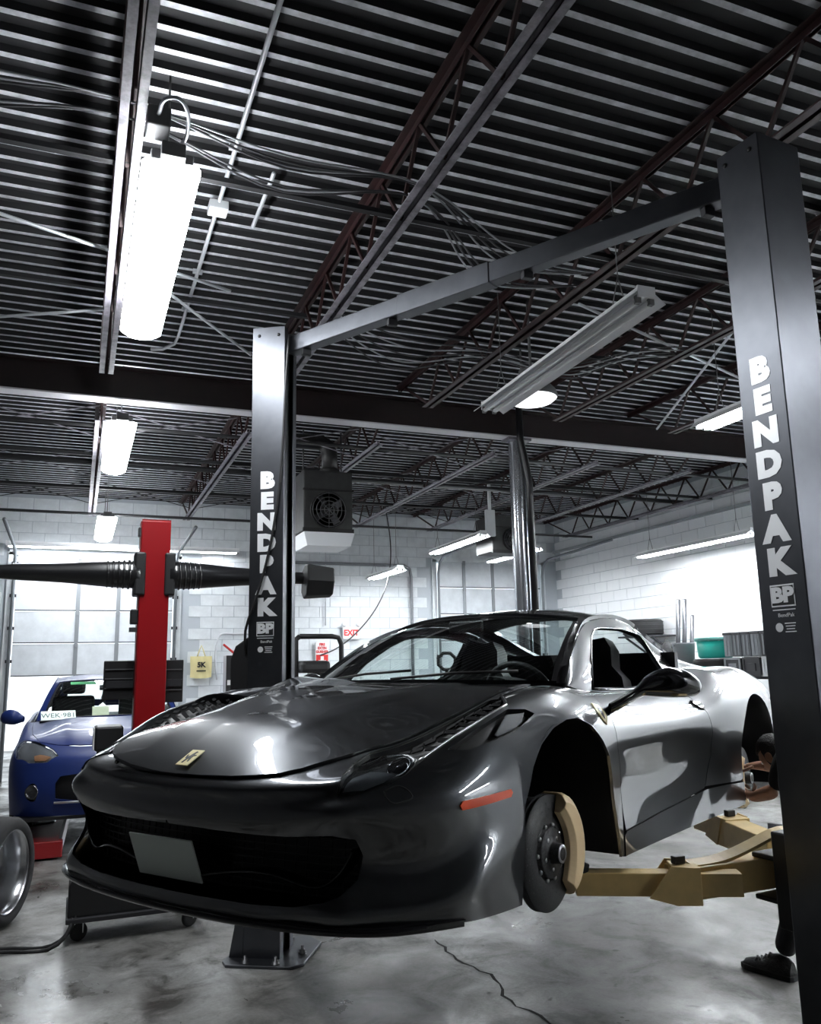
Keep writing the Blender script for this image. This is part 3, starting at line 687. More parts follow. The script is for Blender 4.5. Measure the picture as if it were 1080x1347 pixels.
# ------------------------------------------------------------------ sports car: master surfaces (car frame: x forward from the front axle, y to its left, z up)
def _plan(y): return 1.046 - .166 * y * y - .345 * y ** 6
FRONT_Y = [0, .15, .30, .45, .58, .70]
SIDE = [  # x, (r0..r4), crest, (k4..k0)
 (.74, [(.868, .14), (.884, .220), (.832, .305), (.855, .455), (.805, .535)], (.742, .580), [(.63, .578), (.52, .595), (.33, .634), (.165, .650), (0, .652)]),
 (.59, [(.932, .14), (.942, .290), (.914, .368), (.908, .490), (.850, .590)], (.762, .643), [(.65, .618), (.545, .615), (.34, .676), (.17, .697), (0, .699)]),
 (.42, [(.95, .14), (.95, .29), (.945, .41), (.928, .535), (.868, .655)], (.768, .718), [(.66, .668), (.56, .648), (.35, .716), (.17, .737), (0, .739)]),
 (.20, [(.95, .14), (.955, .29), (.95, .44), (.930, .585), (.872, .71)], (.775, .770), [(.68, .722), (.58, .698), (.36, .756), (.18, .775), (0, .777)]),
 (0.0, [(.95, .14), (.955, .32), (.955, .49), (.94, .64), (.885, .745)], (.785, .797), [(.69, .775), (.60, .752), (.37, .784), (.18, .797), (0, .80)]),
 (-.25, [(.945, .14), (.945, .32), (.95, .49), (.935, .64), (.885, .735)], (.785, .797), [(.69, .802), (.61, .800), (.38, .806), (.18, .81), (0, .812)]),
 (-.60, [(.94, .14), (.905, .32), (.905, .48), (.912, .61), (.86, .71)], (.765, .777), [(.68, .768), (.58, .77), (.38, .775), (.18, .78), (0, .78)]),
 (-1.0, [(.945, .14), (.885, .32), (.89, .48), (.905, .60), (.86, .69)], (.762, .767), [(.68, .755), (.58, .75), (.38, .75), (.18, .75), (0, .75)]),
 (-1.4, [(.95, .14), (.89, .32), (.89, .48), (.912, .60), (.865, .695)], (.763, .774), [(.68, .765), (.58, .76), (.38, .76), (.18, .76), (0, .76)]),
 (-1.75, [(.955, .135), (.92, .32), (.92, .48), (.938, .61), (.88, .735)], (.773, .812), [(.67, .815), (.58, .82), (.38, .82), (.18, .82), (0, .82)]),
 (-2.05, [(.96, .135), (.955, .33), (.955, .50), (.957, .66), (.895, .80)], (.785, .878), [(.67, .89), (.57, .90), (.38, .91), (.18, .91), (0, .91)]),
 (-2.35, [(.965, .14), (.965, .33), (.97, .51), (.965, .68), (.90, .82)], (.79, .889), [(.67, .90), (.55, .915), (.38, .93), (.18, .935), (0, .94)]),
 (-2.65, [(.965, .15), (.968, .34), (.972, .52), (.965, .69), (.905, .83)], (.80, .900), [(.67, .905), (.54, .91), (.38, .92), (.18, .925), (0, .925)]),
 (-3.0, [(.945, .18), (.95, .35), (.955, .53), (.945, .69), (.89, .81)], (.785, .885), [(.66, .89), (.52, .885), (.36, .885), (.18, .885), (0, .885)]),
 (-3.28, [(.88, .22), (.90, .36), (.91, .53), (.895, .67), (.84, .78)], (.745, .842), [(.63, .855), (.49, .862), (.34, .866), (.17, .868), (0, .87)]),
]
def _coupe_front(c, r):
    dxr = [0, -.006 + (.012 if c >= 4 else 0), -.038, -.002, -.012, -.036]; y = FRONT_Y[c]; q = (y / .8) ** 2
    zr = [.140, .207, .31, .402 + .05 * q, .468 + .04 * q, .522 + .03 * q]
    yy = y * (1 - .02 * max(0, r - 3)) if c == 5 else y
    dx = dxr[r] - (.012 if r == 2 and c >= 4 else 0) + (.012 if r == 3 and c >= 4 else 0)
    return (_plan(y) + dx * (1 + .1 * q), yy, zr[r])
def _coupe_rear(j, r):
    y = [.66, .55, .42, .28, .14, 0][j]; q = (y / .66) ** 2
    zr = [.25, .36, .50, .64, .75, .845 - .02 * q]; dx = [.10, .04, .02, .0, .02, .07]
    return (-3.50 + .13 * q + dx[r], y + (.14 * (1 - r / 5) if j == 0 else 0), zr[r])
def _body_targets(front, SIDE, rear, bows=(.03,)):
    V = []; F = []; idx = {}
    def put(key, p):
        idx[key] = len(V); V.append(p)
    # wrap columns c = 0..5 front, 6.. side, then rear 5..0
    for c in range(6):
        for r in range(6): put((c, r), front(c, r))
    nS = len(SIDE)
    for i, (x, rows, crest, tops) in enumerate(SIDE):
        for r, (y, z) in enumerate(rows + [crest]): put((6 + i, r), (x, y, z))
        for k, (y, z) in zip((4, 3, 2, 1, 0), tops):
            bow = bows[i] if i < len(bows) else 0
            put((6 + i, 'k', k), (x + bow * (1 - (y / .72) ** 2), y, z))
    c0 = 6 + nS
    for j in range(6):
        for r in range(6): put((c0 + j, r), rear(j, r))
    ncol = c0 + 6
    for c in range(ncol - 1):
        for r in range(5):
            F.append((idx[c, r], idx[c, r + 1], idx[c + 1, r + 1], idx[c + 1, r]))
    def top(i, k):      # i = 0 front loop, 1..nS stations, nS+1 rear loop
        if i == 0: return idx[k, 5]
        if i == nS + 1: return idx[c0 + 5 - k, 5]
        return idx[5 + i, 5] if k == 5 else idx[5 + i, 'k', k]
    for i in range(nS + 1):
        for k in range(5):
            F.append((top(i, k), top(i, k + 1), top(i + 1, k + 1), top(i + 1, k)))
    return V, F
def _subdivided(V, F, level, mirror=True):
    me = bpy.data.meshes.new('cage'); me.from_pydata([tuple(p) for p in V], [], F)
    bm = bmesh.new(); bm.from_mesh(me)
    bmesh.ops.recalc_face_normals(bm, faces=bm.faces)
    bm.to_mesh(me); bm.free()
    o = bpy.data.objects.new('cage', me); COL.objects.link(o)
    s = o.modifiers.new('s', 'SUBSURF'); s.levels = level; s.render_levels = level
    dg = bpy.context.evaluated_depsgraph_get(); dg.update()
    ev = bpy.data.meshes.new_from_object(o.evaluated_get(dg))
    bpy.data.objects.remove(o)
    return ev
class Master:
    """a smooth dense surface with nearest-point and ray queries that give interpolated normals"""
    def __init__(s, me):
        me.calc_loop_triangles()
        s.co = np.empty(len(me.vertices) * 3); me.vertices.foreach_get('co', s.co); s.co = s.co.reshape(-1, 3)
        s.no = np.array([tuple(n.vector) for n in me.vertex_normals])
        s.tr = np.empty(len(me.loop_triangles) * 3, int); me.loop_triangles.foreach_get('vertices', s.tr); s.tr = s.tr.reshape(-1, 3)
        s.bvh = BVHTree.FromPolygons([tuple(p) for p in s.co], [tuple(int(i) for i in t) for t in s.tr])
    def _n(s, p, i):
        a, b, c = s.co[s.tr[i]]; v0 = b - a; v1 = c - a; v2 = np.array(p) - a
        d00 = v0 @ v0; d01 = v0 @ v1; d11 = v1 @ v1; d20 = v2 @ v0; d21 = v2 @ v1; dn = d00 * d11 - d01 * d01 + 1e-18
        v = (d11 * d20 - d01 * d21) / dn; w = (d00 * d21 - d01 * d20) / dn
        n = s.no[s.tr[i]].T @ np.array([1 - v - w, v, w]); return n / (np.linalg.norm(n) + 1e-12)
    def near(s, p):
        q, n, i, d = s.bvh.find_nearest(Vector(p)); return np.array(q), s._n(q, i)
    def cast(s, o, d):
        q, n, i, dist = s.bvh.ray_cast(Vector(o), Vector(d))
        return None if q is None else (np.array(q), s._n(q, i))
def body_master(T, F, level=5, its=8):
    # full car: mirror by y; vertices with y = 0 are shared
    V = [np.array(p, float) for p in T]; n = len(V); mir = {}
    for i in range(n):
        if abs(V[i][1]) < 1e-6: mir[i] = i
        else: mir[i] = len(V); V.append(V[i] * (1, -1, 1))
    FF = F + [tuple(mir[i] for i in f[::-1]) for f in F]
    T = np.array(V); P = T.copy()
    for it in range(its):
        ev = _subdivided(P, FF, 3)
        L = np.array([tuple(v.co) for v in ev.vertices[:len(P)]]); bpy.data.meshes.remove(ev)
        P = P + (T - L) * .9
    return Master(_subdivided(P, FF, level))
BODY = body_master(*_body_targets(_coupe_front, SIDE, _coupe_rear))
def panel(name, outline, D, m, parent, master=None, step=.018, holes=(), offset=0.0, thick=.012, gap=.002, mirror=None, snap=True, label=None):
    """a body panel: the outline (3-D points near the master) is triangulated across direction D and laid on the master surface"""
    master = master or BODY
    D = Vector(D).normalized(); ax = D.orthogonal().normalized(); ay = D.cross(ax)
    ax = np.array(ax); ay = np.array(ay); Dn = np.array(D)
    def to2(p): return np.array([np.dot(p, ax), np.dot(p, ay)])
    def dens(poly, closed=True):
        out = []
        n = len(poly)
        for i in range(n if closed else n - 1):
            a = np.array(poly[i]); b = np.array(poly[(i + 1) % n]); k = max(1, int(np.linalg.norm(b - a) / step + .5))
            for j in range(k): out.append(a + (b - a) * j / k)
        return out
    def prep(poly, sign):
        p3 = dens(poly)
        if snap: p3 = [master.near(p)[0] for p in p3]
        q = np.array([to2(p) for p in p3])
        area = .5 * np.sum(q[:, 0] * np.roll(q[:, 1], -1) - q[:, 1] * np.roll(q[:, 0], -1))
        if area < 0: q = q[::-1]
        # inset by gap
        nx = np.roll(q, -1, 0) - np.roll(q, 1, 0); nx /= np.linalg.norm(nx, axis=1)[:, None] + 1e-12
        return q + sign * gap * np.c_[-nx[:, 1], nx[:, 0]]
    loops = [prep(outline, 1)] + [prep(h, -1) for h in holes]
    pts = [tuple(p) for l in loops for p in l]; edges = []; faces = []; s0 = 0
    for l in loops:
        n = len(l); edges += [(s0 + i, s0 + (i + 1) % n) for i in range(n)]; s0 += n
    nb = len(pts)
    O = loops[0]; lo = O.min(0); hi = O.max(0)
    gx, gy = np.meshgrid(np.arange(lo[0] + step * .5, hi[0], step), np.arange(lo[1] + step * .5, hi[1], step * .866))
    gx = gx + (np.arange(gx.shape[0]) % 2)[:, None] * step * .5
    G = np.c_[gx.ravel(), gy.ravel()]
    def inside(G, poly):
        r = np.zeros(len(G), bool); x, y = G[:, 0], G[:, 1]; j = len(poly) - 1
        for i in range(len(poly)):
            xi, yi = poly[i]; xj, yj = poly[j]
            if yi != yj:
                r ^= ((yi > y) != (yj > y)) & (x < (xj - xi) * (y - yi) / (yj - yi) + xi)
            j = i
        return r
    def clear(G, poly):
        d = np.full(len(G), 9.)
        for i in range(0, len(G), 4000):
            d[i:i + 4000] = np.sqrt(((G[i:i + 4000, None] - poly[None]) ** 2).sum(2)).min(1)
        return d > step * .45
    k = inside(G, O) & clear(G, O)
    for h in loops[1:]: k &= ~inside(G, h) & clear(G, h)
    pts += [tuple(p) for p in G[k]]
    r = delaunay_2d_cdt([Vector(p) for p in pts], edges, [], 0, 1e-6)
    v2 = np.array([tuple(p) for p in r[0]])
    tris = np.array([f for f in r[2] if len(f) == 3])
    cen = v2[tris].mean(1)
    kk = inside(cen, O)
    for h in loops[1:]: kk &= ~inside(cen, h)
    tris = tris[kk]
    used = np.unique(tris); remap = -np.ones(len(v2), int); remap[used] = np.arange(len(used)); tris = remap[tris]; v2 = v2[used]
    co = []; no = []
    for p in v2:
        o = ax * p[0] + ay * p[1] + Dn * 6
        h = master.cast(o, -Dn)
        if h is None: h = master.near(ax * p[0] + ay * p[1] + Dn * np.dot(np.array(outline[0]), Dn))
        co.append(h[0] + h[1] * (offset(h[0]) if callable(offset) else offset)); no.append(h[1])
    co = np.array(co); no = np.array(no)
    if callable(offset):
        for i, p in enumerate(co):
            n = no[i]; t1 = np.cross(n, (0, 1, 0)); t1 /= np.linalg.norm(t1); t2 = np.cross(n, t1); e = .008
            g1 = (offset(p + t1 * e) - offset(p - t1 * e)) / (2 * e); g2 = (offset(p + t2 * e) - offset(p - t2 * e)) / (2 * e)
            n = n - t1 * g1 - t2 * g2; no[i] = n / np.linalg.norm(n)
    a = co[tris[:, 1]] - co[tris[:, 0]]; b = co[tris[:, 2]] - co[tris[:, 0]]
    if np.einsum('ij,ij->i', np.cross(a, b), no[tris[:, 0]]).sum() < 0: tris = tris[:, ::-1]
    if mirror == 'both':
        n = len(co); c2 = co * (1, -1, 1); n2 = no * (1, -1, 1); tris = np.vstack([tris, tris[:, ::-1] + n]); co = np.vstack([co, c2]); no = np.vstack([no, n2])
    elif mirror:
        co = co * (1, -1, 1); no = no * (1, -1, 1); tris = tris[:, ::-1]
    # rim
    cnt = {}
    for t in tris:
        for i in range(3):
            e = (int(t[i]), int(t[(i + 1) % 3])); cnt[e] = 1
    rim = [e for e in cnt if (e[1], e[0]) not in cnt]
    n = len(co); bv = {}
    vs = [tuple(p) for p in co]; fs = [tuple(int(i) for i in t) for t in tris]; nn = [tuple(p) for p in no]
    if thick:
        for e in rim:
            for i in e:
                if i not in bv:
                    bv[i] = len(vs); vs.append(tuple(co[i] - no[i] * thick)); nn.append(tuple(no[i]))
        fs += [(e[1], e[0], bv[e[0]], bv[e[1]]) for e in rim]
    me = bpy.data.meshes.new(name); me.from_pydata(vs, [], fs)
    if mirror == 'both':
        bm = bmesh.new(); bm.from_mesh(me)
        # weld the centre seam and drop the rim walls that stand on it
        wall = [f for f in bm.faces if f.index >= len(tris) and all(abs(v.co.y) < gap + 4e-3 for v in f.verts)]
        bmesh.ops.delete(bm, geom=wall, context='FACES')
        for v in bm.verts:
            if abs(v.co.y) < gap + 4e-3: v.co.y = 0
        bmesh.ops.remove_doubles(bm, verts=bm.verts, dist=2e-4)
        bm.to_mesh(me); bm.free()
        fn = [tuple(master.near(v.co)[1]) for v in me.vertices]
        nn = fn
    ntri = len(tris)
    for p in me.polygons: p.use_smooth = len(p.vertices) == 3
    loopn = []
    for p in me.polygons:
        for vi in p.vertices:
            loopn.append(nn[vi] if len(p.vertices) == 3 else tuple(p.normal))
    me.normals_split_custom_set(loopn)
    me.materials.append(m)
    o = bpy.data.objects.new(name, me); link(o, parent)
    if label: o['label'] = label
    return o
# ------------------------------------------------------------------ sports car: panels and parts
car = thing('sports_car', 'graphite grey sports coupe raised on the black two-post lift, front wheels off', 'car')
_c, _s, _cp, _sp = cos(CAR_HEAD), sin(CAR_HEAD), cos(CAR_PITCH), sin(CAR_PITCH)
_M = Matrix(((_c * _cp, -_s, -_c * _sp), (_s * _cp, _c, -_s * _sp), (_sp, 0, _cp))).to_4x4(); _M.translation = CAR_LOC
car.matrix_world = _M
def near(p): return BODY.near(p)
B_EDGE = [(1.008, 0, .526), (1.005, .12, .527), (.995, .25, .531), (.978, .34, .536), (.952, .42, .543), (.906, .471, .557), (.818, .514, .578), (.749, .539, .592), (.606, .554, .611), (.448, .571, .639), (.271, .576, .68), (.129, .585, .717), (-.021, .594, .759), (-.10, .606, .776), (-.28, .64, .803)]
LIP = [(_plan(y), y, .14) for y in (0, .15, .3, .45, .6, .70)] + [(.868 - .0, .775, .14), (.78, .845, .14), (.68, .905, .14), (.57, .935, .14), (.42, .95, .14)]
ARCH_F = [(.418, .94, .145), (.40, .94, .24), (.37, .94, .43), (.33, .94, .48), (.285, .94, .54), (.2, .94, .611), (.1, .94, .663), (0, .94, .687), (-.09, .94, .688), (-.2, .94, .652), (-.29, .94, .59), (-.35, .94, .53), (-.385, .94, .43), (-.415, .94, .30), (-.42, .94, .22), (-.41, .945, .145)]
DOOR_F = [(-.475, .93, .225), (-.505, .915, .32), (-.507, .914, .459), (-.475, .924, .549), (-.468, .915, .635), (-.47, .86, .70), (-.49, .775, .770)]
MOUTH = [(1.030, 0, .378), (1.022, .15, .378), (1.005, .3, .378), (.972, .48, .380), (.942, .62, .388), (.911, .683, .376), (.884, .688, .33), (.89, .676, .268), (.93, .645, .218), (.953, .61, .200), (.978, .53, .192), (1.010, .375, .187), (1.028, .15, .186), (1.033, 0, .186)]
HEAD = [(.937, .64, .509), (.923, .667, .503), (.884, .704, .511), (.831, .737, .529), (.772, .76, .555), (.722, .765, .58), (.638, .78, .615), (.547, .80, .654), (.397, .822, .706), (.262, .823, .741), (.17, .75, .758), (.05, .655, .765), (.03, .622, .758), (.129, .612, .72), (.271, .604, .685), (.448, .600, .645), (.60, .584, .615), (.70, .572, .597), (.80, .585, .572), (.871, .618, .553)]
SCOOP = [(.61, .81, .614), (.571, .819, .63), (.421, .838, .687), (.276, .840, .727), (.195, .862, .724), (.165, .880, .710), (.242, .884, .683), (.325, .886, .657), (.467, .872, .63), (.558, .848, .612)]
DIAG = (.5, .66, .57)
front_outline = LIP + ARCH_F + [(-.44, .94, .145)] + DOOR_F + [(-.455, .750, .783), (-.42, .72, .797), (-.35, .68, .801)] + B_EDGE[::-1] + [(1.020, 0, .495), (1.034, 0, .455), (1.044, 0, .408), (1.038, 0, .39)] + MOUTH + [(1.038, 0, .165)]
panel('front_bumper_and_wings', front_outline, DIAG, PAINT, car, holes=[HEAD, SCOOP], step=.016, mirror='both')
bon = [(x, y, z) for x, y, z in B_EDGE] + [(-.20, .45, .802), (-.12, .25, .80), (-.08, .0, .79)]
bon_full = bon[1:-1] + [bon[-1]] + [(x, -y, z) for x, y, z in bon[1:-1][::-1]] + [B_EDGE[0]]
# the bonnet carries two raised creases running to its nose
def bonnet_relief(p):
    e = .285 + .10 * (.9 - p[0]); s_ = 1 / (1 + math.exp(-(e - abs(p[1])) / .012)); f = min(1, max(0, (.99 - p[0]) / .25))
    return .010 + .008 * s_ * f + max(0, -.08 - p[1]) * .08
bonnet = panel('bonnet', bon_full, (.25, 0, 1), PAINT, car, step=.014, offset=bonnet_relief, thick=.02, gap=.003)
panel('bonnet_gap_seal', [(x + .012, y * 1.01, z) for x, y, z in bon[:-3]] + [(-.3, .7, .80), (-.3, 0, .8), (.6, 0, .69)], (.25, 0, 1), BLACK, car, step=.04, offset=-.022, thick=0, mirror='both')
# doors, sills, rear quarters
DOOR_B = [(-.505, .925, .228), (-.721, .915, .232), (-1.057, .906, .245), (-1.40, .910, .260), (-1.605, .913, .278)]
DOOR_R = [(-1.64, .912, .300), (-1.748, .915, .428), (-1.752, .933, .545), (-1.725, .936, .605), (-1.713, .923, .653), (-1.663, .89, .701), (-1.60, .80, .77), (-1.58, .765, .80)]
BELT = [(-1.4, .763, .774), (-1.2, .762, .769), (-1.0, .762, .767), (-.75, .763, .771), (-.58, .766, .778)]
ARCH_R = [(-2.60 + .435 * cos(a), .96, .33 + .405 * sin(a)) for a in np.linspace(-.45, pi + .45, 26)]
for side in (False, True):
    panel('door', DOOR_B + DOOR_R + BELT + DOOR_F[::-1][:-1], (0, .9, .45), PAINT, car, mirror=side)
    panel('side_sill', [(-.44, .945, .142), (-.8, .945, .142), (-1.4, .95, .142), (-2.0, .958, .138), (-2.15, .96, .14), (-2.17, .955, .26), (-1.9, .93, .27), (-1.62, .913, .272)] + DOOR_B[::-1][1:] + [(-.47, .93, .215)], (0, 1, .2), PAINT, car, mirror=side, offset=.004)
    panel('rear_quarter', [(-1.615, .913, .284)] + [(-1.9, .94, .275), (-2.12, .955, .268)] + ARCH_R[::-1][3:-2][::-1][::-1][::-1] +
          [(-3.03, .95, .22), (-3.28, .90, .23), (-3.36, .85, .40), (-3.40, .80, .55), (-3.40, .75, .70), (-3.36, .70, .81),
           (-3.28, .63, .852), (-3.0, .66, .888), (-2.65, .68, .904), (-2.35, .685, .90), (-2.05, .69, .886), (-1.85, .70, .855), (-1.72, .73, .825), (-1.60, .765, .797)] + DOOR_R[::-1][1:],
          (0, .8, .6), PAINT, car, mirror=side)
deck = [(-2.0, .0, .91), (-2.0, .3, .91), (-1.95, .66, .88), (-2.35, .68, .90), (-2.65, .675, .904), (-3.0, .655, .888), (-3.28, .625, .853), (-3.40, .55, .83), (-3.43, .3, .845), (-3.44, 0, .85)]
panel('engine_cover', deck, (0, 0, 1), PAINT, car, step=.03, mirror='both')
rearf = [(-3.44, 0, .84), (-3.44, .3, .835), (-3.40, .62, .80), (-3.41, .76, .55), (-3.36, .84, .40), (-3.30, .86, .25), (-3.38, .5, .25), (-3.40, 0, .25)]
panel('rear_bumper', rearf, (-1, .25, .1), PAINT, car, step=.03, mirror='both')
for sy in (1, -1):
    b = MB(); b.lathe([(0, 0), (.06, 0), (.065, .02), (.065, .04)], 24, M=Matrix.Translation((-3.455, .56 * sy, .70)) @ Matrix.Rotation(-pi / 2, 4, 'Y'))
    b.build('tail_light', mat('red_lens', (.5, .01, .01), .2, coat=1), car)
# underside
b = MB(); b.prism([(1.01, -.3), (1.03, 0), (1.01, .3), (.94, .6), (.76, .83), (.45, .88), (.45, .5), (-.45, .5), (-.45, .92), (-2.1, .93), (-2.1, .5), (-3.1, .5), (-3.3, .8), (-3.3, -.8), (-3.1, -.5), (-2.1, -.5), (-2.1, -.93), (-.45, -.92), (-.45, -.5), (.45, -.5), (.45, -.88), (.76, -.83), (.94, -.6)], .145, .168)
b.build('underbody', BLACK, car)
# splitter blade along the lower lip
pts = [(x + .012 * (1 - abs(y) * .3), y * 1.01, .140) for x, y, z in LIP[:-2]]
full = [(x, -y, z) for x, y, z in pts[::-1]] + pts[1:]
sp = smooth_line(full, 60); rows = []
for i_, p in enumerate(sp):
    tf = min(1, .15 + min(i_, 59 - i_) / 9)
    nrm = Vector((p[0] - .2, p[1] * 1.0, 0)).normalized()
    P = Vector(p)
    rows.append([P - nrm * .06 + Vector((0, 0, .012)), P + Vector((0, 0, .012)), P + nrm * (.030 * tf - .016) + Vector((0, 0, .008)), P + nrm * (.032 * tf - .016), P + nrm * (.026 * tf - .016) + Vector((0, 0, -.008)), P - nrm * .06 + Vector((0, 0, -.008))])
b = MB(); b.grid(rows, True); b.build('front_splitter', GLOSSBLACK, car)
# mouth: dark box, mesh and winglets
b = MB(); rows = []
for x, y, z in [(.83, -.68, 0), (.88, -.45, 0), (.92, -.2, 0), (.92, 0, 0), (.92, .2, 0), (.88, .45, 0), (.83, .68, 0)]:
    rows.append([(x + .055, y * .95, .372), (x, y * .95, .37), (x - .01, y * .95, .19), (x + .06, y * .94, .19)])
b.grid(rows, False); b.build('radiator_duct', BLACK, car)
b = MB()
for i in range(33):
    y = -.64 + 1.28 * i / 32; x = _plan(y) - .105
    b.bar((x, y, .20), (x - .01, y, .375), .004, .004)
for j in range(8):
    z = .205 + .022 * j
    for i in range(16):
        y0 = -.64 + 1.28 * i / 16; y1 = -.64 + 1.28 * (i + 1) / 16
        b.bar((_plan(y0) - .106, y0, z), (_plan(y1) - .106, y1, z), .004, .004)
b.build('grille_mesh', BLACK, car)
for sy in (1, -1):      # flexible winglets in the mouth
    L = smooth_line([(1.005, .12 * sy, .232), (.985, .30 * sy, .262), (.955, .45 * sy, .255), (.92, .56 * sy, .238), (.90, .635 * sy, .30), (.895, .66 * sy, .345)], 24)
    rows = [[tuple(Vector(p) + Vector(d)) for d in ((-.05, 0, .004), (0, 0, .006), (.006, 0, 0), (0, 0, -.006), (-.05, 0, -.004))] for p in L]
    b = MB(); b.grid(rows, True); b.build('grille_winglet', GLOSSBLACK, car)
# licence plate (blank) on its bracket
b = MB(); pm = frame((1.030, -.01, .277), (-.03, 1, 0), (.40, 0, 1))
b.cbox(0, 0, 0, .305, .145, .006, M=pm); pl = b.build('licence_plate', mat('blank_plate', (.80, .88, .83), .7), car, bevel=.003)
pl['label'] = 'blank grey licence plate'
b = MB(); b.cbox(0, 0, -.02, .2, .08, .035, M=pm); b.build('plate_bracket', BLACK, car)
# head lamps with the louvred duct behind them
def on_body(p, off=0):
    q, n = BODY.near(p); return Vector(q + n * off), Vector(n)
def mir(p, s): return (p[0], p[1] * s, p[2])
for side in (False, True):
    sg = -1 if side else 1
    panel('headlight_bucket', HEAD, DIAG, BLACK, car, offset=-.035, thick=-.04, step=.03, gap=-.004, mirror=side)
    lens_o = [HEAD[i] for i in (0, 1, 2, 3, 4, 5)] + [(.70, .725, .596), (.655, .655, .602), (.665, .605, .600), (.73, .586, .588), (.80, .596, .572), (.871, .628, .554)]
    lamp = panel('headlight', lens_o, DIAG, LENS, car, offset=-.001, thick=.006, step=.02, gap=.004, mirror=side)
    panel('lamp_reflector', [(.930, .645, .509), (.884, .694, .513), (.83, .726, .532), (.785, .735, .55), (.81, .655, .563), (.875, .64, .550)], DIAG, mat('lamp_silver', (.34, .35, .36), .35, metal=.6), lamp, offset=-.012, thick=0, step=.03, mirror=side)
    p, n = on_body((.725, .70, .588), -.03)
    b = MB(); M = frame(mir(p, sg), (0, 1, 0), mir((.35, 0, 1), 1))
    z = Vector((n.x + .6, n.y * sg, n.z)).normalized(); M = z.to_track_quat('Z', 'Y').to_matrix().to_4x4(); M.translation = mir(p, sg)
    b.lathe([(.0, .012), (.022, .008), (.030, -.002), (.036, .012), (.042, .012), (.044, -.03)], 24, M=M); b.build('lamp_projector', mat('projector_glass', (.05, .05, .055), .08, coat=1), lamp)
    L = [Vector(mir(on_body(q, -.012)[0], sg)) for q in ((.735, .758, .578), (.70, .745, .592), (.672, .70, .60), (.655, .655, .602), (.665, .61, .60))]
    b = MB(); b.tube(L, .007, 8); b.build('lamp_bezel', mat('lamp_silver', (.3, .3, .3)), lamp)
    # louvres
    b = MB(); inner = [(.565, .575), (.45, .60), (.33, .615), (.20, .625), (.08, .645)]
    k = 0
    for i in range(11):
        t = i / 10; x = .60 - .48 * t
        yi = np.interp(-x, [-.60, -.45, -.27, -.12], [.60, .612, .616, .622]); yo = np.interp(-x, [-.64, -.547, -.40, -.26, -.1], [.765, .785, .808, .805, .68])
        nb = 3
        for j in range(nb):
            y0 = yi + (yo - yi) * (j + .12 + .5 * (i % 2) * .3) / nb; y1 = yi + (yo - yi) * min(1, (j + .88 + .5 * (i % 2) * .3) / nb)
            a, na = on_body((x, y0, .6 + .25 * t), -.018); c, _ = on_body((x - .006, y1, .6 + .25 * t), -.018)
            b.bar(mir(a, sg), mir(c, sg), .016, .005, up=mir(na + Vector((.5, 0, 0)), sg))
    b.build('duct_louvres', mat('louvre_grey', (.006, .006, .007), .8, spec=.15), car)['kind'] = 'stuff'
    L = [mir(on_body(q, .003)[0], sg) for q in ((.722, .766, .579), (.638, .781, .615), (.547, .801, .654), (.397, .823, .706), (.262, .825, .741))]
    b = MB(); b.tube([tuple(p) for p in smooth_line(L, 16)], .0035, 8); b.build('duct_edge_trim', STEEL, car)
    L = [mir(on_body(q, .002)[0], sg) for q in ((.508, .743, .604), (.463, .749, .621), (.297, .766, .68), (.19, .79, .722))]
    # wing scoop: dark recess with a painted flap
    panel('wing_scoop', SCOOP, DIAG, BLACK, car, offset=-.03, thick=-.03, step=.02, gap=-.002, mirror=side)
    panel('scoop_flap', [(.42, .864, .648), (.30, .846, .716), (.20, .866, .718), (.245, .880, .685), (.325, .882, .66), (.41, .874, .644)], DIAG, PAINT, car, offset=-.006, thick=.01, step=.015, mirror=side)
    # washer cap seam
    P = [Vector(mir(on_body(q, .0006)[0], sg)) for q in ((.849, .739, .509), (.825, .750, .518), (.805, .766, .520), (.798, .804, .489), (.82, .79, .48), (.846, .773, .478), (.855, .752, .492), (.849, .739, .509))]
    b = MB(); b.tube([tuple(p) for p in smooth_line(P, 28)], .0018, 6); b.build('washer_cap_seam', BLACK, car)
    # side marker, crest badge
    panel('side_marker', [(.659, .882, .471), (.55, .905, .478), (.45, .926, .486), (.443, .93, .476), (.455, .932, .464), (.55, .912, .455), (.666, .89, .447), (.672, .885, .46)], (.3, 1, .2), ORANGE, car, offset=.006, thick=.009, step=.012, gap=0, mirror=side)
    sh = panel('wing_badge', [(-.335, .872, .728), (-.40, .872, .722), (-.42, .890, .70), (-.415, .908, .675), (-.375, .922, .648), (-.335, .914, .672), (-.32, .893, .70)], (0, .9, .5), YELLOW, car, offset=.004, thick=.006, step=.012, gap=0, mirror=side)
    panel('badge_emblem', [(-.355, .886, .712), (-.385, .886, .708), (-.385, .90, .69), (-.372, .912, .668), (-.355, .904, .684)], (0, .9, .5), BLACK, sh, offset=.0055, thick=.002, step=.01, gap=0, mirror=side)
    # door handle: recess bowl and pull
    panel('door_handle', [(-1.60, .872, .715), (-1.66, .885, .71), (-1.70, .908, .685), (-1.68, .912, .665), (-1.63, .90, .68), (-1.60, .885, .70)], (0, .9, .45), GLOSSBLACK, car, offset=.010, thick=.012, step=.012, gap=0, mirror=side)
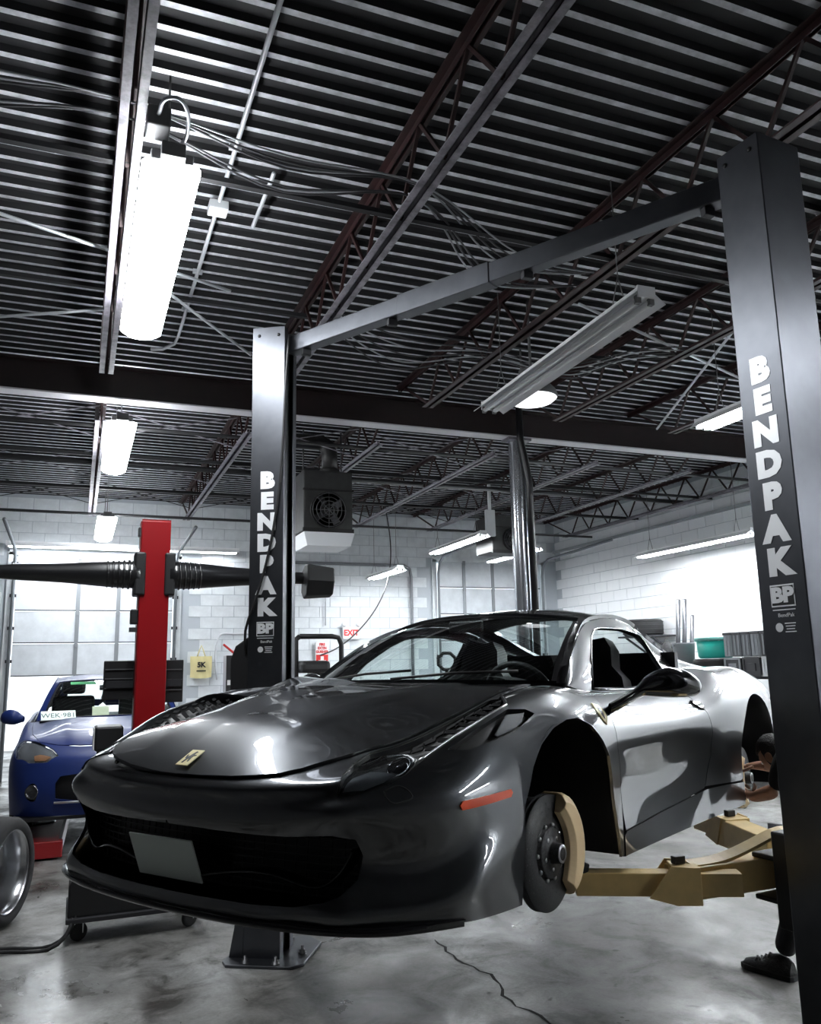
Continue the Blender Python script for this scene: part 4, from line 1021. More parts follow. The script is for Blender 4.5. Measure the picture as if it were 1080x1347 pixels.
    # wheel-arch liners, hubs and brakes
    for ax, arch, nm in ((0, ARCH_F, 'front'), (-2.60, [(x, y, z) for x, y, z in ARCH_R], 'rear')):
        b = MB(); rows = []
        for x, y, z in arch:
            yo = BODY.near((x, y, z))[0][1] - .004
            rows.append([(x + (x - ax) * .02, yo * sg, z + .004), (x + (x - ax) * .06, (yo - .05) * sg, z + .015), (x + (x - ax) * .06, .48 * sg, z + .015)])
        b.grid(rows, True)
        n = len(arch); back = [(x + (x - ax) * .06, .48 * sg, z + .015) for x, y, z in arch]
        b.add(back, [tuple(range(n))]); b.build('wheel_arch_liner', BLACK, car)
def brake(ax, z0, sg, r, cal_a0, cal_a1, yface):
    M = Matrix.Translation((ax, yface * sg, z0)) @ Matrix.Rotation(-pi / 2 * sg, 4, 'X')
    b = MB(); b.lathe([(.098, 0), (r, 0), (r, -.009), (r - .01, -.010), (r - .01, -.020), (r, -.021), (r, -.030), (.098, -.030)], 64, M=M)
    d = b.build('brake_disc', CERAMIC, car)
    b = MB()
    for ring, n in ((.125, 16), (.148, 18), (.170, 20)):
        for k in range(n):
            a = 2 * pi * (k + ring * 90) / n
            b.lathe([(0, .0006), (.0032, .0006)], 6, M=M @ Matrix.Translation((ring * cos(a), ring * sin(a), 0)))
    b.build('disc_drillings', BLACK, d)['kind'] = 'stuff'
    b = MB(); b.lathe([(0, .052), (.030, .052), (.034, .048), (.036, .020), (.040, .016), (.082, .014), (.088, .010), (.090, -.002), (.104, -.004)], 48, M=M)
    h = b.build('wheel_hub', mat('hub_iron', (.06, .06, .062), .5, metal=.7, noise=(60, .4, 3)), car)
    b = MB(); b.lathe([(.022, .0535), (.031, .0535), (.031, .047)], 32, M=M); b.build('hub_ring', STEEL, h)
    b = MB()
    for k in range(5):
        a = 2 * pi * k / 5 + .3
        b.lathe([(0, .0155), (.008, .0155), (.008, .010)], 10, M=M @ Matrix.Translation((.056 * cos(a), .056 * sin(a), 0)))
    b.build('stud_holes', STEEL, h)
    b = MB()
    for k in range(10):
        a = 2 * pi * k / 10
        b.lathe([(0, .008), (.007, .008), (.009, .004), (.009, 0)], 8, M=M @ Matrix.Translation((.094 * cos(a), .094 * sin(a), 0)))
    b.build('disc_bolts', STEEL, h)
    # caliper: arc block around the disc edge
    b = MB(); n = 16
    sec = lambda k: 1 - .10 * abs(2 * k / n - 1) ** 3
    rows = []
    for k in range(n + 1):
        a = cal_a0 + (cal_a1 - cal_a0) * k / n
        ro = (r + .035) * sec(k); ri = .118 + .02 * (1 - sec(k)) * 10
        rr = []
        for q, w in ((ri, .026), (ri + .02, .046), (ro - .035, .050), (ro - .008, .030), (ro, .012), (ro, -.045), (ro - .02, -.075), (ri, -.075), (ri, -.033), (r + .004, -.033), (r + .004, .004), (ri, .004)):
            p = M @ Vector((q * cos(a), q * sin(a) * 1, w)); rr.append(tuple(p))
        rows.append(rr + [rr[0]])
    b.grid(rows, False); b.add(rows[0][:-1], [tuple(range(12))]); b.add(rows[-1][:-1], [tuple(range(12))[::-1]])
    c = b.build('brake_caliper', GOLD, car, bevel=.003, weld=True)
    return c, M
for sg in (1, -1):
    # local angle: M turns z to +y*sg ; x stays car x ; angle pi = rearward
    a0, a1 = (R(92), R(232)) if sg > 0 else (-R(92), -R(232))
    a0, a1 = ((-R(108), -R(232)) if sg > 0 else (R(108), R(232)))
    c, M = brake(0, .217, sg, .199, a0, a1, .835)
    am = (a0 + a1) / 2
    rad = Vector((cos(am), sin(am), 0)); tan_ = Vector((-sin(am), cos(am), 0)) * (1 if sg > 0 else -1)
    Mt = M @ frame(rad * .232 + Vector((0, 0, -.018)), -tan_, Vector((0, 0, 1)))
    text_obj('caliper_lettering', 'FERRARI', .026, BLACK, c, Mt, depth=.0012)
    b = MB(); b.tube([(0, .80 * sg, .217), (0, .45 * sg, .30)], .035, 12); b.bar((.0, .74 * sg, .10), (.0, .74 * sg, .40), .06, .05); b.build('suspension_upright', DARKSTEEL, car)
    # rear wheels are off too: disc and caliper
    r0, r1 = ((R(60), -R(50)) if sg > 0 else (-R(60), R(50)))
    brake(-2.60, .235, sg, .18, r0, r1, .845)
    b = MB(); b.tube([(-2.60, .80 * sg, .235), (-2.60, .45 * sg, .30)], .035, 12); b.build('drive_shaft', DARKSTEEL, car)
    b = MB(); b.tube([(0.03, .62 * sg, .25), (.03, .58 * sg, .66)], .045, 12); b.build('front_damper', BLACK, car)
# greenhouse masters
GK = np.array([  # xc, zc, xr, yr, zr
 (-.06, .806, -.42, .718, .797), (-.35, .955, -.62, .667, .935), (-.66, 1.080, -.82, .617, 1.043), (-.90, 1.155, -1.02, .570, 1.108), (-1.2, 1.208, -1.25, .553, 1.142),
 (-1.5, 1.222, -1.5, .545, 1.148), (-1.8, 1.195, -1.8, .535, 1.108), (-2.15, 1.085, -2.15, .525, 1.012), (-2.5, .985, -2.5, .505, .945), (-2.85, .915, -2.85, .47, .895)])
def _top_pt(u, w):
    k = spline(np.arange(len(GK)), GK, [u])[0]; a = abs(w)
    return (k[0] + (k[2] - k[0]) * a ** 2.2, k[3] * w, k[1] + (k[4] - k[1]) * a ** 2.3)
def _grid_master(rows):
    me = bpy.data.meshes.new('g'); b = MB(); b.grid(rows); me.from_pydata(b.v, [], b.f); return Master(me)
us = np.linspace(0, len(GK) - 1, 150); GU = spline(np.arange(len(GK)), GK, us)
TOPG = _grid_master([[(k[0] + (k[2] - k[0]) * abs(w) ** 2.2, k[3] * w, k[1] + (k[4] - k[1]) * abs(w) ** 2.3) for w in np.linspace(-1, 1, 49)][::-1] for k in GU])
BX = np.array([-.42, -.58, -.76, -1.0, -1.25, -1.5, -1.8, -2.15, -2.5, -2.85])
BP = np.array([(.73, .792), (.742, .779), (.746, .773), (.748, .771), (.748, .774), (.742, .789), (.722, .845), (.705, .885), (.69, .90), (.67, .89)])
def _side_rows(sg):
    xs = np.linspace(-.42, -2.85, 120); bp = spline(-BX, BP, -xs); ra = spline(-GK[:, 2], GK[:, 3:5], -xs)
    rows = []
    for x, b_, r_ in zip(xs, bp, ra):
        rows.append([(x, (b_[0] + (r_[0] - b_[0]) * t + .035 * t * (1 - t)) * sg, b_[1] + (r_[1] - b_[1]) * t) for t in np.linspace(-.03, 1, 24)])
    return rows if sg < 0 else [r[::-1] for r in rows]
SIDEG = _grid_master(_side_rows(1))
def tp(u, w): return _top_pt(u, w)
WS = [tp(.06, w) for w in np.linspace(-.965, .965, 13)] + [tp(u, .96) for u in (.5, 1, 1.5, 2, 2.5)] + [tp(2.9, w) for w in (.945, .8, .5, .2, 0, -.2, -.5, -.8, -.945)] + [tp(u, -.96) for u in (2.5, 2, 1.5, 1, .5)]
RS = [tp(6.1, w) for w in (-.82, -.4, 0, .4, .82)] + [tp(u, .80) for u in (6.6, 7.2, 7.8)] + [tp(8.4, w) for w in (.75, .3, -.3, -.75)] + [tp(u, -.80) for u in (7.8, 7.2, 6.6)]
roof_out = [tp(0.0, w) for w in np.linspace(-1, 1, 15)] + [tp(u, 1.0) for u in np.linspace(.4, 8.8, 22)] + [tp(9, w) for w in (1, .5, 0, -.5, -1)] + [tp(u, -1.0) for u in np.linspace(8.8, .4, 22)]
panel('roof', roof_out, (.25, 0, 1), PAINT, car, master=TOPG, holes=[WS, RS], step=.022, gap=0, thick=.02)
panel('windscreen', WS, (.45, 0, 1), GLASS, car, master=TOPG, step=.04, gap=.001, offset=-.004, thick=0)
panel('windscreen_seal', WS, (.45, 0, 1), BLACK, car, master=TOPG, holes=[[tuple(np.array(p) * .965 + np.array((-.47, 0, .98)) * .035) for p in WS]], step=.03, gap=.0, offset=-.0045, thick=0)
panel('rear_screen', RS, (-.2, 0, 1), GLASS, car, master=TOPG, step=.05, gap=.001, offset=-.004, thick=0)
SW = [(-.66, .742, .783), (-.80, .690, .93), (-.95, .635, 1.035), (-1.05, .608, 1.078), (-1.15, .60, 1.094), (-1.43, .585, 1.094), (-1.60, .58, 1.08), (-1.70, .575, 1.062), (-1.71, .60, 1.03), (-1.70, .70, .870), (-1.55, .73, .812), (-1.4, .742, .788), (-1.1, .745, .778), (-.85, .745, .779)]
QW = [(-1.722, .555, 1.088), (-1.722, .70, .880), (-1.82, .70, .880), (-1.95, .70, .893), (-2.2, .61, .975), (-2.1, .54, 1.018), (-1.9, .54, 1.068)]
side_out = [(-.43, .722, .80), (-.62, .667, .935), (-.82, .617, 1.043), (-1.02, .570, 1.108), (-1.25, .553, 1.142), (-1.5, .545, 1.148), (-1.8, .535, 1.108), (-2.15, .525, 1.012), (-2.5, .505, .945), (-2.84, .47, .895), (-2.84, .67, .888), (-2.5, .69, .898), (-2.15, .705, .883), (-1.8, .722, .843), (-1.5, .742, .793), (-1.25, .748, .776), (-1.0, .748, .770), (-.76, .745, .773), (-.56, .742, .78)]
for side in (False, True):
    panel('window_frame', side_out, (0, 1, .35), PAINT, car, master=SIDEG, holes=[SW, QW], step=.022, gap=0, thick=.02, mirror=side)
    # the near pane is wound down: only its top edge stands in the door slot
    pane = SW if side else [(-.70, .742, .781), (-.72, .742, .796), (-1.1, .742, .796), (-1.4, .738, .804), (-1.6, .73, .83), (-1.6, .73, .815), (-1.4, .742, .786), (-1.1, .745, .776)]
    panel('side_window', pane, (0, 1, .35), GLASS, car, master=SIDEG, step=.05, gap=.001, offset=-.008, thick=0, mirror=side)
    panel('quarter_window', QW, (0, 1, .35), GLOSSBLACK, car, master=SIDEG, step=.03, gap=.001, offset=-.003, thick=0, mirror=side)
    sg = -1 if side else 1
    L = [Vector(mir(SIDEG.near(q)[0] + SIDEG.near(q)[1] * .002, sg)) for q in SW + SW[:1]]
    b = MB(); b.tube(L, .005, 6); b.build('window_trim', GLOSSBLACK, car)
    # door mirrors
    cen = [(-.50, .885, .705, .050, .024), (-.56, .925, .735, .048, .024), (-.62, .955, .765, .048, .026), (-.66, .975, .79, .055, .036), (-.70, 1.0, .803, .064, .050), (-.77, 1.045, .812, .072, .064), (-.84, 1.09, .808, .070, .060), (-.89, 1.125, .797, .050, .042), (-.91, 1.14, .793, .026, .022), (-.915, 1.145, .79, .004, .004)]
    n = 20; rows = []
    C = spline(np.arange(len(cen)), np.array(cen), np.linspace(0, len(cen) - 1, 34))
    for cx, cy, cz, rx, rz in C:
        rows.append([(cx + rx * cos(a) * .86, (cy + rx * cos(a) * .5) * sg, cz + rz * sin(a) + .006 * cos(a)) for a in np.linspace(0, 2 * pi, n + 1)])
    b = MB(); b.grid(rows); mr = b.build('door_mirror', PAINT if False else GLOSSBLACK, car, weld=True)
# wipers and cowl
b = MB(); b.grid([[tuple(Vector(tp(0.0, w)) + Vector((.10 * (1 - .6 * abs(w)), 0, -.008))), tuple(Vector(tp(.08, w)) + Vector((0, 0, -.004)))] for w in np.linspace(-.97, .97, 21)], True); b.build('cowl_panel', BLACK, car)
for y0, y1 in ((-.42, .12), (.05, .55)):
    q0 = Vector(tp(.10, y0 / .72)) + Vector((0, 0, .014)); q1 = Vector(tp(.30, y1 / .70)) + Vector((.008, 0, .02))
    b = MB(); b.tube([q0, (q0 + q1) / 2 + Vector((.01, 0, .008)), q1], .006, 6); b.build('wiper', BLACK, car)
# bonnet badge: cream rectangle with a black rearing horse
q, n = BODY.near((.946, 0, .563)); n = Vector(n)
bm_ = frame(Vector(q) + n * .0185, (0, 1, 0), Vector((-n.z, 0, n.x)))
b = MB(); b.cbox(0, 0, 0, .062, .085, .004, M=bm_); bd = b.build('bonnet_badge', YELLOW, car, bevel=.002)
horse = [(-.012, -.030), (-.006, -.030), (-.003, -.012), (.004, -.006), (.010, -.024), (.015, -.022), (.011, -.002), (.013, .006), (.022, .010), (.020, .014), (.010, .012), (.008, .022), (.012, .030), (.004, .032), (-.002, .020), (-.006, .006), (-.014, .002), (-.019, .014), (-.022, .010), (-.018, -.006), (-.010, -.008)]
b = MB(); b.prism(horse, .002, .0032, M=bm_); b.build('badge_horse', BLACK, bd)
# interior
b = MB()
rows = []
for x, z in ((-.12, .79), (-.35, .80), (-.52, .795), (-.58, .76), (-.56, .60), (-.50, .35), (-.5, .17)):
    rows.append([(x + .03 * (1 - abs(y) / .68), y, z - .02 * (abs(y) / .68) ** 2) for y in np.linspace(-.70, .70, 9)])
b.grid(rows, True); b.build('dashboard', LEATHER, car)
b = MB(); hood = [[(-.36 - .16 * t, .34 + .20 * s_, .79 + .055 * (1 - s_ * s_) ** .5 - .0 * t) for s_ in np.linspace(-1, 1, 13)] for t in (0, .5, 1)]
b.grid(hood, True); b.build('instrument_hood', LEATHER, car)
b = MB(); b.box(-1.95, -.4, -.72, .72, .17, .20); b.box(-1.98, -1.93, -.70, .70, .17, .98); b.box(-1.7, -.5, -.10, .10, .2, .52)
for sg in (1, -1): b.box(-1.95, -.45, .70 * sg - .03, .70 * sg + .03, .17, .76)
b.build('cabin_tub', BLACK, car)
for sg in (1, -1):
    s_ = MB(); yc = .36 * sg
    def slab(pts, hw, th):
        rows = []
        for (x, z, w) in pts: rows.append([(x, yc - w, z), (x - .02, yc - w * .8, z + .02), (x - .035, yc, z + .01), (x - .02, yc + w * .8, z + .02), (x, yc + w, z)])
        return rows
    back = [(-1.18, .36, .22), (-1.30, .52, .25), (-1.40, .70, .25), (-1.47, .84, .20), (-1.51, .90, .13), (-1.53, 1.0, .12), (-1.545, 1.04, .09)]
    F = slab(back, .25, .1); Bk = [[(x - .12, y, z - .02) for x, y, z in r] for r in F]
    s_.grid(F, True); s_.grid(Bk, True, flip=True)
    for r_, q_ in zip((F, ), (Bk, )):
        s_.grid([[r[0] for r in F], [r[0] for r in Bk]], True); s_.grid([[r[-1] for r in F], [r[-1] for r in Bk]], True); s_.grid([F[-1], Bk[-1]], True)
    s_.box(-1.25, -.75, yc - .24, yc + .24, .22, .38)
    st = s_.build('seat', LEATHER, car)
M = Matrix.Translation((-.70, .36, .74)) @ Matrix.Rotation(R(-68), 4, 'Y')
b = MB(); b.tube([tuple(M @ Vector((.175 * cos(a), .175 * sin(a), 0))) for a in np.linspace(0, 2 * pi, 33)], .015, 10, cap=False)
for a in (R(90), R(-90), R(180)): b.bar(tuple(M @ Vector((0, 0, -.02))), tuple(M @ Vector((.17 * cos(a), .17 * sin(a), 0))), .03, .012)
b.build('steering_wheel', LEATHER, car)
b = MB(); b.lathe([(.0, .03), (.05, .025), (.06, 0), (.06, -.04)], 20, M=M); b.build('steering_boss', LEATHER, car)
b = MB(); b.cbox(-.80, .0, 1.10, .03, .20, .06); b.bar((-.80, 0, 1.10), (-.85, 0, 1.14), .02); b.build('rear_view_mirror', BLACK, car, bevel=.01)
# ------------------------------------------------------------------ blue hatchback on the red alignment rack
BLUE = mat('blue_pearl_paint', (.012, .026, .125), rough=.42, metal=.0, coat=.25, coat_ior=1.3, spec=.2)
def _bplan(y): return .90 - .22 * y * y - .30 * y ** 6
BY = [0, .18, .36, .54, .68, .80]
def _front_b(c, r):
    y = BY[c]; q = (y / .8) ** 2
    return (_bplan(y) + [-.05, 0, .01, -.03, -.08, -.20][r], y * (1 - .025 * max(0, r - 3)) if c == 5 else y, [.20, .32, .46, .62, .72, .80][r] + .02 * q * (r > 3))
def _rear_b(j, r):
    y = [.72, .6, .45, .3, .15, 0][j]; q = (y / .72) ** 2
    return (-3.42 + .12 * q + [.05, 0, 0, .03, .06, .10][r], y + (.1 * (1 - r / 5) if j == 0 else 0), [.3, .45, .6, .78, .92, 1.02][r])
def _bs(x, w, zc, ze, top, low=.2, k=1.0):
    return (x, [(.885 * k, low), (.90 * k, .38), (.91 * k, .56), (.90 * k, .72 + (ze - .9) * .5), (.865 * k, ze - .06)], (w, ze), [(.68 * k, ze + .02), (.52 * k, top - .012), (.34, top - .004), (.17, top), (0, top)])
BSIDE = [_bs(.45, .80, 0, .84, .885), _bs(.15, .81, 0, .895, .95), _bs(-.25, .82, 0, .945, 1.01), _bs(-.7, .81, 0, .985, 1.03), _bs(-1.3, .80, 0, 1.0, 1.03), _bs(-2.0, .80, 0, 1.01, 1.03), _bs(-2.7, .79, 0, 1.02, 1.03), _bs(-3.15, .74, 0, 1.02, 1.03, .25, .93)]
BB = body_master(*_body_targets(_front_b, BSIDE, _rear_b), level=4, its=6)
blue = thing('hatchback_car', 'blue hatchback on the red alignment rack in front of the half-open roller door', 'car', (.375, 9.35, .17), -pi / 2)
def bx_(name, o, D, m, **k): return panel(name, o, D, m, k.pop('parent', blue), master=BB, step=k.pop('step', .035), **k)
BARCH = [(.36 * cos(a), .90, .31 + .36 * sin(a)) for a in np.linspace(-.25, pi + .25, 18)]
BED = [(.70, 0, .80), (.68, .3, .805), (.62, .5, .82), (.52, .66, .85), (.2, .74, .915), (-.2, .76, .965), (-.5, .755, 1.0)]
blow = [(.85, 0, .2), (.84, .2, .2), (.80, .45, .2), (.72, .66, .2), (.62, .78, .2), (.48, .87, .2)]
HLB = [(.70, .55, .655), (.74, .48, .715), (.66, .54, .79), (.48, .69, .845), (.36, .80, .84), (.38, .86, .78), (.52, .81, .69), (.62, .68, .645)]
GRB = [(.93, .0, .60), (.91, .3, .585), (.86, .46, .56), (.86, .50, .50), (.89, .50, .36), (.92, .3, .33), (.95, 0, .325)]
FOG = [(.70 + .02 * cos(a), .66 + .07 * cos(a), .42 + .065 * sin(a)) for a in np.linspace(0, 2 * pi, 14)[:-1]]
bo_ = blow + BARCH + [(-.40, .90, .2), (-.5, .90, .3), (-.52, .90, .6), (-.55, .88, .85), (-.56, .80, .96)] + BED[::-1] + [(.80, 0, .74), (.86, 0, .66)] + GRB + [(.93, 0, .28)]
for b_side in ('both',): bx_('front_wings', bo_, (.55, .62, .56), BLUE, holes=[HLB, FOG], mirror='both')
bonb = BED[1:] + [(-.38, .4, 1.02), (-.30, 0, 1.03)]
bx_('bonnet', bonb + [(x, -y, z) for x, y, z in bonb[:-1][::-1]] + [BED[0]], (.2, 0, 1), BLUE, offset=lambda p: .004 + .012 / (1 + math.exp((abs(p[1]) - .40 - .1 * (.6 - p[0])) / .02)))
for side in (False, True):
    sg = -1 if side else 1
    bx_('headlight_bucket', HLB, (.55, .62, .56), mat('lamp_chrome', (.6, .6, .62), .2, metal=.8, bump=(30, .6)), mirror=side, offset=-.02, thick=0)
    bx_('headlight', HLB, (.55, .62, .56), glass_mat('clear_lens', (.85, .88, .9)) if 'clear_lens' not in MATS else MATS['clear_lens'], mirror=side, offset=.003, thick=.01)
    bx_('indicator', [(.685, .57, .662), (.70, .53, .685), (.64, .62, .69), (.62, .66, .68), (.64, .65, .66)], (.55, .62, .56), mat('amber', (.38, .19, .10), .3), mirror=side, offset=-.006, thick=0)
    bx_('fog_lamp', FOG, (.8, .5, .1), GLOSSBLACK, mirror=side, offset=-.02, thick=-.02)
    p, n = BB.near((.70, .66, .42)); T = Vector((n[0], n[1] * sg, n[2])).to_track_quat('Z', 'Y').to_matrix().to_4x4(); T.translation = (p[0], p[1] * sg, p[2])
    b = MB(); b.lathe([(0, -.005), (.04, -.01), (.05, 0), (.055, .006), (.062, .002), (.065, -.02)], 24, M=T); b.build('fog_lamp_ring', mat('dark_chrome', (.12, .12, .13), .25, metal=.8), blue)
    bx_('side_panel', [(-.53, .90, .21), (-.9, .9, .21), (-2.3, .9, .21), (-2.3, .9, .6), (-2.6, .9, .72), (-3.0, .85, .6), (-3.2, .8, .4), (-3.3, .75, .9), (-3.0, .74, 1.01), (-2.0, .79, 1.01), (-1.2, .79, .995), (-.58, .80, .965), (-.56, .89, .8), (-.53, .90, .6)], (0, .9, .4), BLUE, mirror=side, step=.06)
    for ax in (0, -2.65):
        T = Matrix.Translation((ax, .80 * sg, .31)) @ Matrix.Rotation(-pi / 2 * sg, 4, 'X')
        wl_ = bpy.data.objects.new('wheel', None); link(wl_, blue)
        b = MB(); b.lathe([(.21, .09), (.24, .10), (.30, .085), (.315, .05), (.315, -.08), (.30, -.11), (.21, -.10)], 32, M=T); b.build('tyre', RUBBER, wl_)
        b = MB(); b.lathe([(0, .06), (.05, .06), (.06, .05), (.15, .06), (.205, .075), (.215, .09), (.21, -.1)], 32, M=T); b.build('rim', DARKSTEEL, wl_)
    b = MB(); rows = [[(x + (x) * .05, .86 * sg, z + .01), (x * 1.05, .5 * sg, z + .01)] for x, y, z in BARCH]; b.grid(rows, True); b.build('wheel_arch_liner', BLACK, blue)
    cen = [(-.50, .86, 1.02, .03, .03), (-.52, .90, 1.03, .04, .05), (-.53, .95, 1.04, .06, .075), (-.55, 1.02, 1.045, .06, .075), (-.57, 1.07, 1.04, .04, .05), (-.58, 1.09, 1.035, .005, .005)]
    C = spline(np.arange(6), np.array(cen), np.linspace(0, 5, 20))
    b = MB(); b.grid([[(cx + rx * cos(a), (cy + rx * .3 * cos(a)) * sg, cz + rz * sin(a)) for a in np.linspace(0, 2 * pi, 17)] for cx, cy, cz, rx, rz in C]); b.build('door_mirror', BLUE, blue, weld=True)
b = MB(); b.grid([[(.82 - .25 * y * y, y, .60), (.80 - .25 * y * y, y, .32)] for y in np.linspace(-.5, .5, 9)], True); b.build('grille_back', BLACK, blue)
b = MB(); b.grid([[(.93 - .24 * y * y, y, .34), (.945 - .24 * y * y, y, .33), (.93 - .24 * y * y, y, .32)] for y in np.linspace(-.5, .5, 11)], True); b.build('grille_lip_trim', STEEL, blue)
b = MB(); b.box(-3.3, .80, -.84, .84, .17, .20); b.build('underbody', BLACK, blue)
# glasshouse
BG = np.array([(-.25, 1.02, -.56, .735, .985), (-.55, 1.18, -.78, .69, 1.15), (-.85, 1.33, -1.02, .63, 1.30), (-1.12, 1.425, -1.22, .585, 1.395), (-1.6, 1.475, -1.6, .565, 1.435), (-2.2, 1.465, -2.2, .56, 1.42), (-2.8, 1.42, -2.8, .54, 1.37), (-3.15, 1.25, -3.1, .56, 1.22), (-3.35, 1.03, -3.25, .60, 1.0)])
def bt_(u, w):
    k = spline(np.arange(len(BG)), BG, [u])[0]; a = abs(w); return (k[0] + (k[2] - k[0]) * a ** 2.2, k[3] * w, k[1] + (k[4] - k[1]) * a ** 2.5)
BT = _grid_master([[bt_(u, w) for w in np.linspace(-1, 1, 31)][::-1] for u in np.linspace(0, 8, 70)])
BWS = [bt_(.04, w) for w in np.linspace(-.93, .93, 11)] + [bt_(u, .92) for u in (.7, 1.4, 2.1)] + [bt_(2.75, w) for w in (.9, .5, 0, -.5, -.9)] + [bt_(u, -.92) for u in (2.1, 1.4, .7)]
BRW = [bt_(6.3, w) for w in (-.8, 0, .8)] + [bt_(7.6, w) for w in (.8, 0, -.8)]
panel('roof', [bt_(0, w) for w in np.linspace(-1, 1, 11)] + [bt_(u, 1) for u in np.linspace(.5, 7.5, 15)] + [bt_(8, w) for w in (1, 0, -1)] + [bt_(u, -1) for u in np.linspace(7.5, .5, 15)], (.15, 0, 1), BLUE, blue, master=BT, holes=[BWS, BRW], step=.05, gap=0)
panel('windscreen', BWS, (.5, 0, 1), GLASS, blue, master=BT, step=.06, offset=-.003, thick=0)
panel('windscreen_seal', BWS, (.5, 0, 1), BLACK, blue, master=BT, step=.05, offset=-.0035, thick=0, gap=0, holes=[[tuple(np.array(p) * .95 + np.array((-.75, 0, 1.2)) * .05) for p in BWS]])
panel('rear_screen', BRW, (-.6, 0, 1), GLASS, blue, master=BT, step=.08, offset=-.003, thick=0)
bxs = np.linspace(-.56, -3.2, 60); bra = spline(-BG[:, 2], BG[:, 3:5], -bxs)
for sg in (1, -1):
    rows = [[(x, (.765 + (r_[0] - .765) * t + .03 * t * (1 - t)) * sg, .985 + (r_[1] - .985) * t) for t in np.linspace(0, 1, 10)] for x, r_ in zip(bxs, bra)]
    b = MB(); b.grid(rows); b.build('side_glass', GLOSSBLACK, blue)
b = MB(); b.box(-3.2, -.45, -.74, .74, .9, .95); b.box(-.75, -.35, -.70, .70, .95, 1.0)
b.build('dashboard', BLACK, blue)
for sg in (1, -1):
    b = MB(); b.box(-1.75, -1.6, .38 * sg - .24, .38 * sg + .24, .9, 1.22); b.box(-1.74, -1.64, .38 * sg - .13, .38 * sg + .13, 1.24, 1.42); b.build('seat', LEATHER, blue, bevel=.04)
b = MB(); b.cbox(-.95, 0, 1.32, .03, .22, .06); b.build('rear_view_mirror', BLACK, blue, bevel=.01)
b = MB(); pq = frame((-.30, -.52, 1.055), (-.12, 1, 0), (-.75, 0, .75)); b.cbox(0, 0, 0, .34, .12, .004, M=pq); pp = b.build('dash_plate', mat('plate_pale', (.75, .85, .80), .5), blue)
text_obj('plate_characters', 'WEK\u00b7981', .085, mat('plate_ink', (.03, .10, .09), .5), pp, pq @ Matrix.Translation((0, -.005, .003)), sx=1.0, depth=.001)
b = MB(); T = frame((-.42, -.10, 1.07), (0, 1, 0), (-.6, 0, .8)); b.cbox(0, 0, 0, .17, .14, .004, M=T); b.build('windscreen_note', mat('note_paper', (.80, .80, .58), .6), blue)
b = MB(); T = frame((-1.0, .08, 1.375), (0, 1, 0), (-.75, 0, .5)); b.cbox(0, 0, .0, 1.0, .05, .003, M=T); b.build('sun_strip', mat('green_film', (.10, .42, .18), .3), blue)
# rack
rk = thing('alignment_rack', 'low red alignment rack with turn plates under the blue hatchback', 'vehicle rack', (.44, 10.6, 0))
for s in (-1, 1):
    b = MB(); b.box(s * .74 - .27, s * .74 + .27, -2.1, 2.6, .02, .166); rw = b.build('runway', RED, rk, bevel=.01)
    b = MB(); b.lathe([(0, .012), (.17, .012), (.19, .004), (.19, 0)], 28, M=Matrix.Translation((s * .74, -.97, .163))); b.build('turn_plate', STEEL, rk)
    b = MB(); b.bar((s * .74 + .24, -2.0, .05), (s * .74 + .30, -1.95, .36), .04); b.build('wheel_stop', STEEL, rk, bevel=.004)
    b = MB(); b.box(s * .74 - .2, s * .74 + .2, -2.0, 2.5, 0, .02); b.build('runway_foot', BLACK, rk)
b = MB(); T = frame((-.74, -2.1, .10), (1, 0, 0), (0, 0, 1)); b.lathe([(0, .004), (.025, .004), (.025, 0)], 6, M=T); b.build('bolt_head', BLACK, rk)
# wheel standing on the floor
def road_wheel(label, loc_, rz, r=.35, w=.29):
    t = thing('car_wheel', label, 'wheel', loc_, rz)
    T = Matrix.Translation((0, 0, r)) @ Matrix.Rotation(pi / 2, 4, 'Y')
    ri = r - .085
    b = MB(); b.lathe([(ri, w * .46), (ri + .01, w * .50), (ri + .04, w * .53), (r - .02, w * .48), (r - .004, w * .40), (r, w * .2), (r, -w * .2), (r - .004, -w * .40), (r - .02, -w * .48), (ri + .04, -w * .53), (ri + .01, -w * .50), (ri, -w * .46)], 64, M=T); b.build('tyre', RUBBER, t)
    b = MB(); b.lathe([(ri, w * .50), (ri + .008, w * .48), (ri - .004, w * .45), (ri - .018, w * .42), (ri - .022, w * .2), (ri - .035, 0), (ri - .03, -w * .3), (ri - .006, -w * .42), (ri - .002, -w * .48), (ri + .006, -w * .5)], 64, M=T); rim = b.build('rim_barrel', mat('silver_alloy', (.55, .56, .58), .25, metal=1), t)
    b = MB(); b.lathe([(0, -w * .30), (.07, -w * .30), (.08, -w * .36)], 24, M=T); b.build('hub_centre', DARKSTEEL, t)
    for k in range(10):
        a = 2 * pi * k / 10
        b = MB(); b.bar(tuple(T @ Vector((.06 * cos(a), .06 * sin(a), -w * .33))), tuple(T @ Vector(((ri - .02) * cos(a), (ri - .02) * sin(a), -w * .44))), .03, .02, up=tuple(T.to_3x3() @ Vector((0, 0, 1)))); b.build('spoke', mat('silver_alloy', (.5, .5, .5)), t)
    return t
road_wheel('loose wide car wheel standing on the floor, showing its bright inner rim barrel', (-.46, 6.52, 0), R(-22))
